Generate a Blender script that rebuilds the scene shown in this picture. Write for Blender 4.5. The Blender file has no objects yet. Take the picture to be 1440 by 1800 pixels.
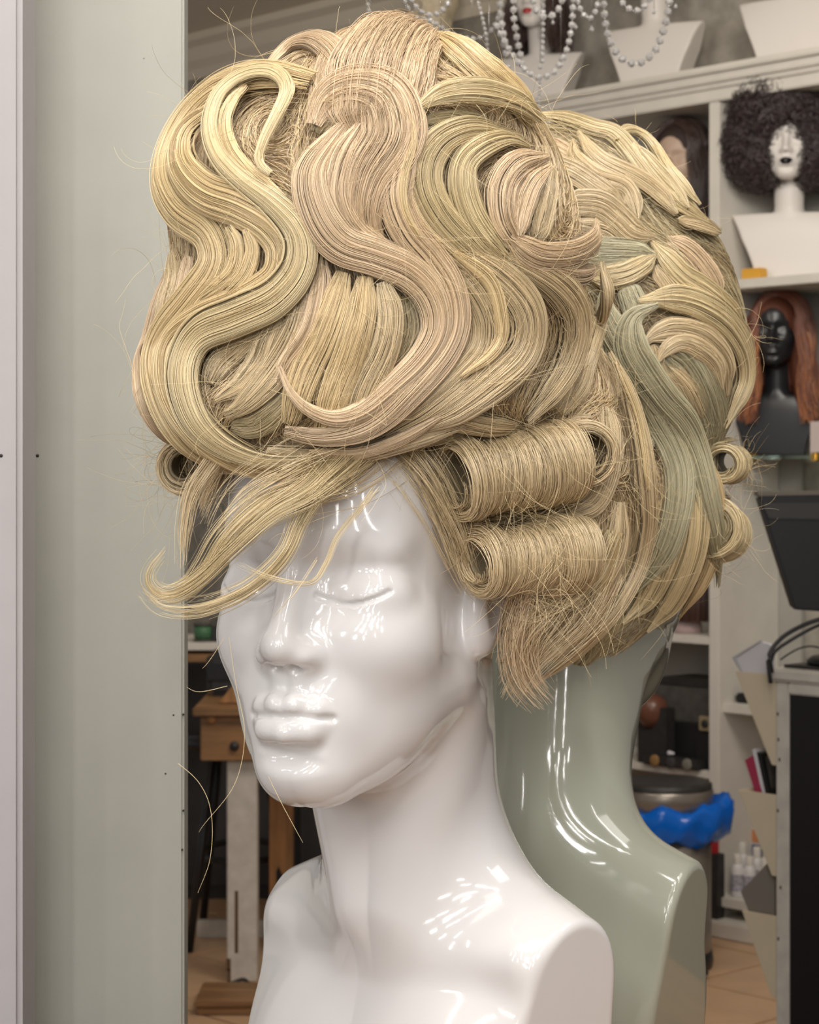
import bpy, bmesh, math, random
import numpy as np
from mathutils import Vector, Matrix
random.seed(7)
RNG = np.random.default_rng(11)
SC = bpy.context.scene
COL = SC.collection

# ------------------------------------------------------------------ camera, world, lamps, exposure
F = 3750.0                 # focal length in photograph pixels
HZ = 840.0                 # image row of the horizon
EYE = 1.45                 # camera height above the shop floor
cam = bpy.data.cameras.new('camera')
cam.sensor_fit = 'HORIZONTAL'; cam.sensor_width = 36.0
cam.lens = F / 1440.0 * 36.0
cam.shift_y = -(900.0 - HZ) / 1440.0
cam.clip_start = 0.05; cam.clip_end = 60
cam.dof.use_dof = True; cam.dof.focus_distance = 1.2; cam.dof.aperture_fstop = 38
cam_o = bpy.data.objects.new('camera', cam); COL.objects.link(cam_o)
cam_o.location = (0, 0, EYE); cam_o.rotation_euler = (math.pi / 2, 0, 0)
SC.camera = cam_o
SC.view_settings.view_transform = 'Standard'; SC.view_settings.look = 'None'
SC.view_settings.gamma = 1.0; SC.view_settings.use_curve_mapping = False
SC.view_settings.exposure = -0.15

world = bpy.data.worlds.new('shop_air'); SC.world = world
world.use_nodes = True
world.node_tree.nodes['Background'].inputs[0].default_value = (1.0, 0.94, 0.89, 1)
world.node_tree.nodes['Background'].inputs[1].default_value = 0.25

def area_lamp(name, loc, target, size, power, color, size_y=None):
    l = bpy.data.lights.new(name, 'AREA'); l.energy = power; l.color = color
    l.size = size
    if size_y: l.shape = 'RECTANGLE'; l.size_y = size_y
    o = bpy.data.objects.new(name, l); COL.objects.link(o); o.location = loc
    o.rotation_euler = (Vector(target) - Vector(loc)).to_track_quat('-Z', 'Y').to_euler()
    return o
WARM = (1.0, 0.93, 0.84); COOL = (0.95, 0.97, 1.0)
area_lamp('ceiling_panel_lamp', (-0.35, 0.35, 2.9), (0, 1.3, 1.3), 0.8, 5.5, (1.0, 0.94, 0.90))
area_lamp('ceiling_panel_lamp', (0.9, 0.9, 3.0), (0.1, 1.4, 1.4), 0.7, 8, (1.0, 0.95, 0.90))
for x, y, z, t in ((-1.3, -1.0, 2.0, .5), (-0.9, -1.8, 1.7, .4), (-0.55, -1.2, 2.2, .3), (-0.2, -1.9, 2.0, .5), (0.25, -1.5, 2.35, .4), (0.6, -1.9, 1.8, .5), (1.0, -1.2, 2.1, .4), (-1.6, -0.3, 1.9, .5), (0.0, -1.0, 2.5, .3), (-0.7, -0.9, 1.55, .3), (-0.35, -2.3, 1.5, .4)):
    area_lamp('unseen_fill_strip', (x, y, z), (-.05, 1.3, 1.2), 0.035, 2.9, (1.0, 0.97, 0.94), t)  # unseen strips added as frontal fill, small so highlights stay sparkles
area_lamp('unseen_shop_lamp', (1.0, 4.4, 2.95), (1.0, 6.6, 1.5), 1.2, 36, WARM, 0.7)
area_lamp('unseen_shop_lamp', (-0.6, 5.0, 2.7), (-.6, 8.6, 2.9), 0.8, 14, WARM, 0.5)  # unseen lamp aimed up to brighten the crown moulding and upper wall
for x, y, ry in ((-0.35, 0.25, 1.2), (0.25, 0.3, 1.2), (0.75, 0.75, 0.9), (-0.8, 0.6, 0.8)):
    area_lamp('unseen_tube_lamp', (x, y, 2.75), (0.0, 1.3, 1.2), 0.03, 2.4, (1, 0.96, 0.92), ry)
for x, y, z in ((-0.45, -1.2, 2.5), (0.15, -0.9, 2.65), (0.7, -1.3, 2.5), (0.35, -0.2, 2.8)):
    area_lamp('unseen_tube_lamp', (x, y, z), (0.0, 1.3, 1.2), 0.025, 3.4, (1, 0.97, 0.94), 0.6)  # unseen tubes added behind the camera for chest streaks and frontal fill
for x, y, z in ((-1.2, -0.1, 2.45), (-0.7, -0.6, 2.3), (-1.5, 0.4, 2.3), (-0.3, -0.5, 2.0)):
    area_lamp('unseen_tube_lamp', (x, y, z), (0.0, 1.25, 1.15), 0.03, 1.6, (1, 0.98, 0.96), 0.5)  # unseen tubes added where the chest reflects them as streaks
area_lamp('unseen_spot_lamp', (0.3, 2.4, 2.9), (0.2, 3.0, 2.0), 0.12, 4, WARM)  # unseen lamp added to brighten the chandelier beads
for x, y in ((-0.1, 0.55), (0.18, 0.62), (0.02, 0.85), (0.4, 1.0)):
    area_lamp('unseen_spot_lamp', (x, y, 2.7), (0.0, 1.3, 1.2), 0.05, 1.8, WARM)

# ------------------------------------------------------------------ helpers
def px(u, v, d):
    """the world point that stands d metres in front of the camera on the line of sight u, v"""
    return Vector(((u - 720.0) * d / F, d, EYE - (v - HZ) * d / F))

def mat(name, col, rough=0.5, metal=0.0, coat=0.0, noise=0.0, nscale=20.0, bump=0.0, spec=0.5, stretch=None):
    m = bpy.data.materials.new(name); m.use_nodes = True
    nt = m.node_tree; b = nt.nodes['Principled BSDF']
    b.inputs['Base Color'].default_value = (*col, 1); b.inputs['Roughness'].default_value = rough
    b.inputs['Metallic'].default_value = metal; b.inputs['Coat Weight'].default_value = coat
    b.inputs['Coat Roughness'].default_value = 0.05
    b.inputs['Specular IOR Level'].default_value = spec
    if noise or bump:
        tc = nt.nodes.new('ShaderNodeTexCoord'); n = nt.nodes.new('ShaderNodeTexNoise')
        n.inputs['Scale'].default_value = nscale; n.inputs['Detail'].default_value = 5
        if stretch:
            mp = nt.nodes.new('ShaderNodeMapping'); mp.inputs['Scale'].default_value = stretch
            nt.links.new(tc.outputs['Object'], mp.inputs[0]); nt.links.new(mp.outputs[0], n.inputs['Vector'])
        else:
            nt.links.new(tc.outputs['Object'], n.inputs['Vector'])
        if noise:
            r = nt.nodes.new('ShaderNodeValToRGB')
            r.color_ramp.elements[0].position = 0.3; r.color_ramp.elements[1].position = 0.7
            r.color_ramp.elements[0].color = (*[c * (1 - noise) for c in col], 1)
            r.color_ramp.elements[1].color = (*[min(1, c * (1 + noise)) for c in col], 1)
            nt.links.new(n.outputs[0], r.inputs[0]); nt.links.new(r.outputs[0], b.inputs['Base Color'])
        if bump:
            bp = nt.nodes.new('ShaderNodeBump'); bp.inputs['Strength'].default_value = bump
            bp.inputs['Distance'].default_value = 0.01
            nt.links.new(n.outputs[0], bp.inputs['Height']); nt.links.new(bp.outputs[0], b.inputs['Normal'])
    return m

def tag(o, label=None, cat=None, group=None, kind=None):
    if label: o['label'] = label
    if cat: o['category'] = cat
    if group: o['group'] = group
    if kind: o['kind'] = kind
    return o

def empty(name, loc=(0, 0, 0), rotz=0.0, label=None, cat=None, group=None, kind=None):
    o = bpy.data.objects.new(name, None); COL.objects.link(o); o.empty_display_size = 0.05
    o.location = loc; o.rotation_euler = (0, 0, rotz)
    return tag(o, label, cat, group, kind)

def link_mesh(name, me, m=None, parent=None, loc=None, kind=None, smooth=False):
    o = bpy.data.objects.new(name, me); COL.objects.link(o)
    if m: me.materials.append(m)
    if parent: o.parent = parent
    if loc is not None: o.location = loc
    if kind: o['kind'] = kind
    if smooth: me.shade_smooth()
    return o

def np_mesh(name, V, Q):
    V = np.asarray(V, dtype=np.float32); Q = np.asarray(Q, dtype=np.int32)
    me = bpy.data.meshes.new(name); k = Q.shape[1]
    me.vertices.add(len(V)); me.vertices.foreach_set('co', V.ravel())
    me.loops.add(Q.size); me.loops.foreach_set('vertex_index', Q.ravel())
    me.polygons.add(len(Q)); me.polygons.foreach_set('loop_start', np.arange(len(Q), dtype=np.int32) * k)
    me.update(calc_edges=True); me.validate()
    return me

def norm(a):
    return a / np.maximum(np.linalg.norm(a, axis=-1, keepdims=True), 1e-9)

# ------------------------------------------------------------------ signed distance modelling
def smin(a, b, k):
    h = np.clip(0.5 + 0.5 * (b - a) / k, 0, 1)
    return b + (a - b) * h - k * h * (1 - h)
def smax(a, b, k): return -smin(-a, -b, k)
def ell(p, c, r):
    q = (p - np.float32(c)); r = np.float32(r)
    k0 = np.linalg.norm(q / r, axis=1); k1 = np.linalg.norm(q / (r * r), axis=1)
    return k0 * (k0 - 1) / np.maximum(k1, 1e-6)
def cap(p, a, b, ra, rb=None):
    a = np.float32(a); b = np.float32(b); rb = ra if rb is None else rb
    ab = b - a; t = np.clip((p - a) @ ab / (ab @ ab), 0, 1)
    return np.linalg.norm(p - a - t[:, None] * ab, axis=1) - (ra + (rb - ra) * t)
def poly(p, pts, r):
    d = None
    for a, b in zip(pts[:-1], pts[1:]):
        e = cap(p, a, b, r); d = e if d is None else np.minimum(d, e)
    return d

def surface_net(f, lo, hi, h, B=8):
    """sparse surface nets of the field f (N,3)->(N,), cell size h"""
    lo = np.float32(lo); n = np.ceil((np.float32(hi) - lo) / (h * B)).astype(int)
    bi = np.stack(np.meshgrid(*[np.arange(k) for k in n], indexing='ij'), -1).reshape(-1, 3)
    fc = f((lo + (bi + 0.5) * h * B).astype(np.float32))
    act = bi[np.abs(fc) < h * B * 0.5 * 1.7321 * 1.35]
    g = np.stack(np.meshgrid(*[np.arange(B + 1)] * 3, indexing='ij'), -1).reshape(-1, 3)
    vals = np.empty((len(act), (B + 1) ** 3), np.float32)
    for s in range(0, len(act), 400):
        P = (lo + (act[s:s + 400, None, :] * B + g[None]) * h).astype(np.float32).reshape(-1, 3)
        vals[s:s + 400] = f(P).reshape(-1, (B + 1) ** 3)
    W = vals.reshape(-1, B + 1, B + 1, B + 1)
    corner = [(i, j, k) for i in (0, 1) for j in (0, 1) for k in (0, 1)]
    S = np.stack([W[:, i:i + B, j:j + B, k:k + B] for i, j, k in corner], -1)
    ins = S < 0
    cells = ins.any(-1) & ~ins.all(-1)
    ci = np.argwhere(cells); sv = S[cells]
    acc = np.zeros((len(ci), 3), np.float32); cnt = np.zeros((len(ci), 1), np.float32)
    cn = np.float32(corner)
    for a in range(8):
        for b in range(a + 1, 8):
            if np.abs(cn[a] - cn[b]).sum() == 1:
                x = (sv[:, a] < 0) != (sv[:, b] < 0)
                t = sv[x, a] / (sv[x, a] - sv[x, b])
                acc[x] += cn[a] + t[:, None] * (cn[b] - cn[a]); cnt[x] += 1
    gi = act[ci[:, 0]] * B + ci[:, 1:]
    V = lo + (gi + acc / cnt) * h
    dim = n * B + 2
    key = (gi[:, 0] * dim[1] + gi[:, 1]) * dim[2] + gi[:, 2]
    order = np.argsort(key); sk = key[order]
    def look(c):
        kk = (c[:, 0] * dim[1] + c[:, 1]) * dim[2] + c[:, 2]
        i = np.clip(np.searchsorted(sk, kk), 0, len(sk) - 1)
        return np.where(sk[i] == kk, order[i], -1)
    Q = []
    for ax in range(3):
        b, c = (ax + 1) % 3, (ax + 2) % 3
        other = [0, 0, 0]; other[ax] = 1; oi = corner.index(tuple(other))
        x = ins[cells][:, 0] != ins[cells][:, oi]
        g0 = gi[x]; flip = ins[cells][x, 0]
        eb = np.zeros(3, int); eb[b] = 1; ec = np.zeros(3, int); ec[c] = 1
        q = np.stack([look(g0), look(g0 - eb), look(g0 - eb - ec), look(g0 - ec)], 1)
        q[~flip] = q[~flip][:, ::-1]
        Q.append(q[(q >= 0).all(1)])
    Q = np.concatenate(Q)
    return V, Q

def grad(f, P, e=1e-3):
    G = np.empty_like(P)
    for a in range(3):
        d = np.zeros(3, np.float32); d[a] = e
        G[:, a] = f(P + d) - f(P - d)
    return norm(G)
BUST_H = 0.0011
# ------------------------------------------------------------------ the glossy white bust (frame: x its left, y forward, z up, eyes at z = 0)
YAW = math.radians(25)
BUST_O = Vector((-0.0292, 1.304, EYE - 0.065))

def sym(p):
    q = p.copy(); q[:, 0] = np.abs(q[:, 0]); return q

def face_base(s):
    d = ell(s, (0, -.015, .045), (.075, .098, .09))
    d = smin(d, ell(s, (0, .034, .045), (.0635, .060, .062)), .02)          # forehead
    d = smin(d, ell(s, (0, .030, -.030), (.066, .062, .075)), .02)          # middle of the face
    d = smin(d, ell(s, (.036, .048, -.026), (.030, .034, .028)), .02)      # cheekbones
    d = smin(d, ell(s, (0, .036, -.070), (.050, .050, .044)), .02)          # jaw
    d = smin(d, cap(s, (.053, -.004, -.050), (.012, .068, -.098), .015, .0165), .026)  # jaw line
    d = smin(d, ell(s, (0, .073, -.0965), (.022, .0215, .0185)), .018)       # chin
    d = smin(d, ell(s, (0, .069, -.066), (.034, .027, .028)), .014)         # round of the mouth
    d = smin(d, cap(s, (.006, .083, .026), (.045, .064, .027), .008), .02)  # brow
    d = smax(d, -ell(s, (.030, .0985, .006), (.020, .0165, .015)), .018)     # socket
    d = smin(d, ell(s, (.0340, .0625, -.001), (.0260, .0185, .0150)), .009) # closed lid
    d = smin(d, cap(s, (0, .074, .006), (0, .0845, -.030), .0105, .0150), .012)   # flanks of the nose
    d = smin(d, cap(s, (0, .085, .016), (0, .1045, -.026), .0060, .0085), .009)   # bridge
    d = smin(d, ell(s, (0, .1060, -.0300), (.0088, .0090, .0075)), .010)    # tip
    d = smin(d, ell(s, (.0122, .0935, -.0345), (.0068, .0115, .0060)), .010)  # wing
    d = smax(d, -ell(s, (.0066, .1000, -.0415), (.0036, .0062, .0040)), .003)  # nostril
    d = smin(d, cap(s, (.0062, .0915, -.044), (.0060, .0925, -.052), .0022), .008)   # philtrum ridges
    up = smin(cap(s, (0, .0985, -.0622), (.0055, .0982, -.0610), .0058, .0062), cap(s, (.0055, .0982, -.0610), (.0175, .0912, -.0634), .0062, .0050), .003)
    up = smin(up, cap(s, (.0175, .0915, -.0632), (.0268, .0820, -.0668), .0048, .0020), .006)
    d = smin(d, up, .0036)
    lo = smin(cap(s, (0, .0970, -.0756), (.0120, .0932, -.0740), .0092, .0084), cap(s, (.0120, .0932, -.0740), (.0250, .0825, -.0685), .0078, .0022), .007)
    d = smin(d, lo, .0045)
    d = smax(d, -ell(s, (0, .0985, -.0890), (.015, .0075, .0040)), .010)
    return d

def on_face(pts):
    """put (x, z) points onto the surface of the face, marching in from the front"""
    P = np.float32([(x, .125, z) for x, z in pts])
    for _ in range(60):
        P[:, 1] -= np.clip(face_base(P), -.01, .01) * .7
    return [tuple(q) for q in P]
EYE_SLIT = on_face([(.0135, -.0016), (.0165, -.0030), (.021, -.0044), (.027, -.0054), (.034, -.0054), (.041, -.0042), (.048, -.0020), (.0545, .0010)])
LIP_LINE = on_face([(0, -.0672), (.006, -.0662), (.013, -.0670), (.020, -.0677), (.0265, -.0680)])

def bust_field(p, TY=math.radians(20), NECK=np.float32((.007, -.079, 0))):
    p = p.copy(); p[:, 2] = np.where(p[:, 2] < 0, p[:, 2] / 1.055, p[:, 2])
    s = sym(p)
    d = face_base(s)
    d = smax(d, -poly(s, LIP_LINE, .0017), .0020)
    zs = np.interp(s[:, 0], [q[0] for q in EYE_SLIT], [q[2] for q in EYE_SLIT]).astype(np.float32)
    lid = smax(ell(s, (.0340, .0640, -.0030), (.0235, .0187, .0150)), zs - s[:, 2], .0006)      # edge of the upper lid
    d = smax(d, -poly(s, [(x, y - .0004, z - .0006) for x, y, z in EYE_SLIT], .0017), .0012)
    d = smin(d, lid, .0014)
    e = s.copy(); e[:, 1] += .010 + .25 * s[:, 2]; e[:, 0] -= .0035; e[:, 1] += .004                    # ear
    ear = ell(e, (.0715, -.006, -.002), (.0085, .020, .033))
    ear = smin(ear, ell(e, (.0695, -.006, -.027), (.0070, .0125, .0120)), .008)
    ear = smax(ear, -ell(e, (.0805, -.006, -.004), (.0060, .0125, .022)), .004)
    d = smin(d, ear, .005)
    n = cap(p, (.002, -.044, -.020), (.003, -.069, -.170), .0600, .0555)
    n = smin(n, cap(s, (.048, -.034, -.070), (.013, -.020, -.190), .010, .008), .028)
    d = smin(d, n, .034)
    # shoulders and chest, turned by TY about the neck
    q = p - NECK; c, t = math.cos(TY), math.sin(TY)
    q = np.stack([q[:, 0] * c + q[:, 1] * t, -q[:, 0] * t + q[:, 1] * c, q[:, 2]], 1).astype(np.float32); w = sym(q)
    b = cap(w, (.02, -.006, -.186), (.150, -.004, -.232), .034, .030)
    b = smin(b, ell(w, (0, -.002, -.275), (.165, .062, .090)), .03)
    b = smin(b, ell(w, (.050, .030, -.325), (.078, .050, .085)), .03)
    b = smin(b, ell(w, (0, .000, -.345), (.135, .068, .130)), .03)
    b = smin(b, cap(w, (.018, .040, -.218), (.105, .028, -.212), .0065), .022)
    cut = w[:, 0] * .97 + w[:, 1] * .06 - (w[:, 2] + .20) * .16 - .124
    b = smax(b, cut, .005)
    d = smin(d, b, .045)
    d = smax(d, -(p[:, 2] + .350), .004)
    return d

BUST_MX = Matrix.Translation(BUST_O) @ Matrix(((math.cos(YAW), -math.sin(YAW), 0, 0), (-math.sin(YAW), -math.cos(YAW), 0, 0), (0, 0, 1, 0), (0, 0, 0, 1)))
# (columns: its left -> world (cos,-sin), forward -> (-sin,-cos): a proper rotation about z apart from handedness, see below)
V, Q = surface_net(bust_field, (-.19, -.19, -.375), (.19, .13, .15), BUST_H)
Vw = np.array([[math.cos(YAW), -math.sin(YAW), 0], [-math.sin(YAW), -math.cos(YAW), 0], [0, 0, 1]])
BASE = Vector((BUST_O.x, BUST_O.y, BUST_O.z - .369))
VB = V @ Vw + np.array([0, 0, .369])       # world-aligned, origin at the foot of the bust
M_white = mat('glossy_white_lacquer', (.80, .785, .775), rough=.10, coat=.5)
M_mirror_tint = mat('mirror_tinted_lacquer', (.41, .425, .345), rough=.10, coat=.5)  # the mirror's green tint is put into this base colour
me = np_mesh('bust', VB, Q[:, ::-1]); 
bust = link_mesh('mannequin_bust', me, M_white, loc=BASE, smooth=True)
tag(bust, 'glossy white mannequin bust with closed eyes and full lips, facing left in front', 'mannequin')
MIR_N = norm(np.array([.40, .9165]))
NECK_W = np.array([BUST_O.x + .045 * math.sin(YAW), BUST_O.y + .045 * math.cos(YAW)])
MIR_P = NECK_W + .128 * MIR_N
def mirror(P):
    P = np.array(P, dtype=float); d = (P[..., :2] - MIR_P) @ MIR_N
    P[..., :2] -= 2 * d[..., None] * MIR_N
    return P
base2 = mirror(np.array(BASE)) + np.array([.018, .0, 0])
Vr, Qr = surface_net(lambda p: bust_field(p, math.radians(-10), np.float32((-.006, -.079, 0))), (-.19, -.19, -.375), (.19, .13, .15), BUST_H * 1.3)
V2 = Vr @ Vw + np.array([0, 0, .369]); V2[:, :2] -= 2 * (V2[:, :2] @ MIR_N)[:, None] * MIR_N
bust2 = link_mesh('mannequin_bust', np_mesh('mirrored_bust', V2, Qr), M_mirror_tint, loc=base2, smooth=True)  # reflection of the front bust, built as solid geometry
tag(bust2, 'mirror image of the front bust seen from behind, built as a second greenish bust at the right', 'mannequin')
# ------------------------------------------------------------------ hair
def hair_mat(name, col, dark=0.42, rough=0.27):
    """opaque shiny hair: colour varies from strand to strand"""
    m = bpy.data.materials.new(name); m.use_nodes = True
    nt = m.node_tree; b = nt.nodes['Principled BSDF']
    hi = nt.nodes.new('ShaderNodeHairInfo')
    r = nt.nodes.new('ShaderNodeValToRGB'); e = r.color_ramp.elements
    e[0].position = 0.0; e[0].color = (*[c * dark * k for c, k in zip(col, (1.06, 1.0, .88))], 1)
    e[1].position = 0.45; e[1].color = (*col, 1)
    x = e.new(1.0); x.color = (*[min(1, c * 1.30 + .03) for c in col], 1)
    nt.links.new(hi.outputs['Random'], r.inputs[0]); nt.links.new(r.outputs[0], b.inputs['Base Color'])
    b.inputs['Roughness'].default_value = rough; b.inputs['Specular IOR Level'].default_value = 0.95
    return m

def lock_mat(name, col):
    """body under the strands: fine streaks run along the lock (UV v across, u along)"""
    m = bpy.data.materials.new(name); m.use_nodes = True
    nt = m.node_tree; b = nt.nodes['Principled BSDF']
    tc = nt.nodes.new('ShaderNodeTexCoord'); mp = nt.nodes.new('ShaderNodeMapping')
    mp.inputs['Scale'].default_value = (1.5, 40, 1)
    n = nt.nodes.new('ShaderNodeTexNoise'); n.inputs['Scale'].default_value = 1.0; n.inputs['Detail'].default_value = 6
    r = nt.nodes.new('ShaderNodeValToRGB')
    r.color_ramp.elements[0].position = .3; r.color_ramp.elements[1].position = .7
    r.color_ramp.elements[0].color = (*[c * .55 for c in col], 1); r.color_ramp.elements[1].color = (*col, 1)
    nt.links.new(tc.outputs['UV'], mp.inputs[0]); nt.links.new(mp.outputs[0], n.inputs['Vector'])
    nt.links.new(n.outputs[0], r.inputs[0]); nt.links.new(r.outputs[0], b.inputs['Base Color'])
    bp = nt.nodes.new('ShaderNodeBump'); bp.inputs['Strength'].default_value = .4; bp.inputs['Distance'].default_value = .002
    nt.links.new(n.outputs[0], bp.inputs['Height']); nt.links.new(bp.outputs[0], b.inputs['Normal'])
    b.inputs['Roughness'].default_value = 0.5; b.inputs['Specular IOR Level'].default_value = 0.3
    return m

TONES = {  # linear colours
    'y': ('pale_golden_hair', (.79, .605, .335)),
    'p': ('peach_blonde_hair', (.77, .585, .38)),
    'a': ('ash_blonde_hair', (.72, .575, .35)),
    'g': ('greenish_blonde_hair', (.73, .595, .345)),
    's': ('sage_tinted_hair', (.55, .51, .335)),
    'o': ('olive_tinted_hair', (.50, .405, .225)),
}
STRAND = {k: hair_mat(n, c) for k, (n, c) in TONES.items()}
BODY = {k: lock_mat(n + '_body', tuple(x * .42 for x in c)) for k, (n, c) in TONES.items()}  # body colour darkened to imitate shade between the strands

def curves_obj(name, pts, sizes, radius, m, parent=None, kind='stuff'):
    """pts (N,3), one run of points per strand"""
    cu = bpy.data.hair_curves.new(name)
    cu.add_curves([int(s) for s in sizes])
    cu.attributes['position'].data.foreach_set('vector', np.ascontiguousarray(pts, dtype=np.float32).ravel())
    at = cu.attributes.get('radius') or cu.attributes.new('radius', 'FLOAT', 'POINT')
    at.data.foreach_set('value', np.ascontiguousarray(np.broadcast_to(radius, (len(pts),)), dtype=np.float32))
    cu.materials.append(m)
    o = bpy.data.objects.new(name, cu); COL.objects.link(o)
    if parent: o.parent = parent
    if kind: o['kind'] = kind
    return o

def spline(C, M):
    """Catmull-Rom through the rows of C, M samples evenly along its length"""
    C = np.asarray(C, dtype=float)
    E = np.vstack([2 * C[0] - C[1], C, 2 * C[-1] - C[-2]])
    t = np.linspace(0, len(C) - 1 - 1e-6, 400); i = t.astype(int); f = (t - i)[:, None]
    a, b, c, d = E[i], E[i + 1], E[i + 2], E[i + 3]
    P = .5 * (2 * b + (c - a) * f + (2 * a - 5 * b + 4 * c - d) * f ** 2 + (3 * b - a - 3 * c + d) * f ** 3)
    L = np.r_[0, np.cumsum(np.linalg.norm(np.diff(P[:, :2], axis=0), axis=1))]
    x = np.linspace(0, L[-1], M)
    return np.stack([np.interp(x, L, P[:, k]) for k in range(P.shape[1])], 1)

def smooth(A, n):
    for _ in range(n):
        A = np.vstack([A[:1], (A[:-2] + 2 * A[1:-1] + A[2:]) / 4, A[-1:]])
    return A

def uv_ray(uv):
    r = np.stack([(uv[:, 0] - 720) / F, np.ones(len(uv)), -(uv[:, 1] - HZ) / F], 1)
    return r

class Volume:
    """the padded core of a hairdo: a blend of ellipsoids given by (image centre, distance, radii in metres)"""
    def __init__(self, balls, k):
        self.b = [(np.float32(px(u, v, d)), np.float32((ru * d / F, rd, rv * d / F)), math.radians(t)) for u, v, d, ru, rv, rd, t in balls]
        self.k = k
    def __call__(self, P):
        d = None
        for c, r, t in self.b:
            q = P - c
            if t:
                q = np.stack([q[:, 0] * math.cos(t) - q[:, 2] * math.sin(t), q[:, 1], q[:, 0] * math.sin(t) + q[:, 2] * math.cos(t)], 1)
            e = ell(q.astype(np.float32), (0, 0, 0), r)
            d = e if d is None else smin(d, e, self.k)
        return d
    def project(self, uv, near):
        """distance at which each line of sight meets the volume (or passes closest to it)"""
        R = uv_ray(uv); D = np.full(len(uv), near); best = np.full(len(uv), 9.0); bd = D.copy()
        o = np.array([0, 0, EYE])
        for _ in range(70):
            f = self((o + R * D[:, None]).astype(np.float32))
            x = f < best; best[x] = f[x]; bd[x] = D[x]
            D = D + np.clip(f, -.01, .03) * .8
        return bd

CAMP = np.array([0, 0, EYE])
WAVE = RNG.uniform(0, 6.28, 64)

def lock_frame(vol, near, cps, M, lift):
    """path, tangent, outward normal and side vector of a lock whose guide runs through image points on the volume"""
    C = np.array([c[:2] for c in cps], float)
    path = spline(C, M)
    D = vol.project(path, near)
    k = max(3, M // 4)
    D = smooth(D[:, None], k)[:, 0]
    P = CAMP + uv_ray(path) * D[:, None]
    N = grad(vol, P.astype(np.float32)).astype(float)
    view = norm(P - CAMP)
    N = norm(N - view * .35)
    N = norm(smooth(N, k))
    P = P + N * lift[:, None]
    T = norm(np.gradient(P, axis=0))
    B = norm(np.cross(T, N)); N = norm(np.cross(B, T))
    return P, T, N, B, D

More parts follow.
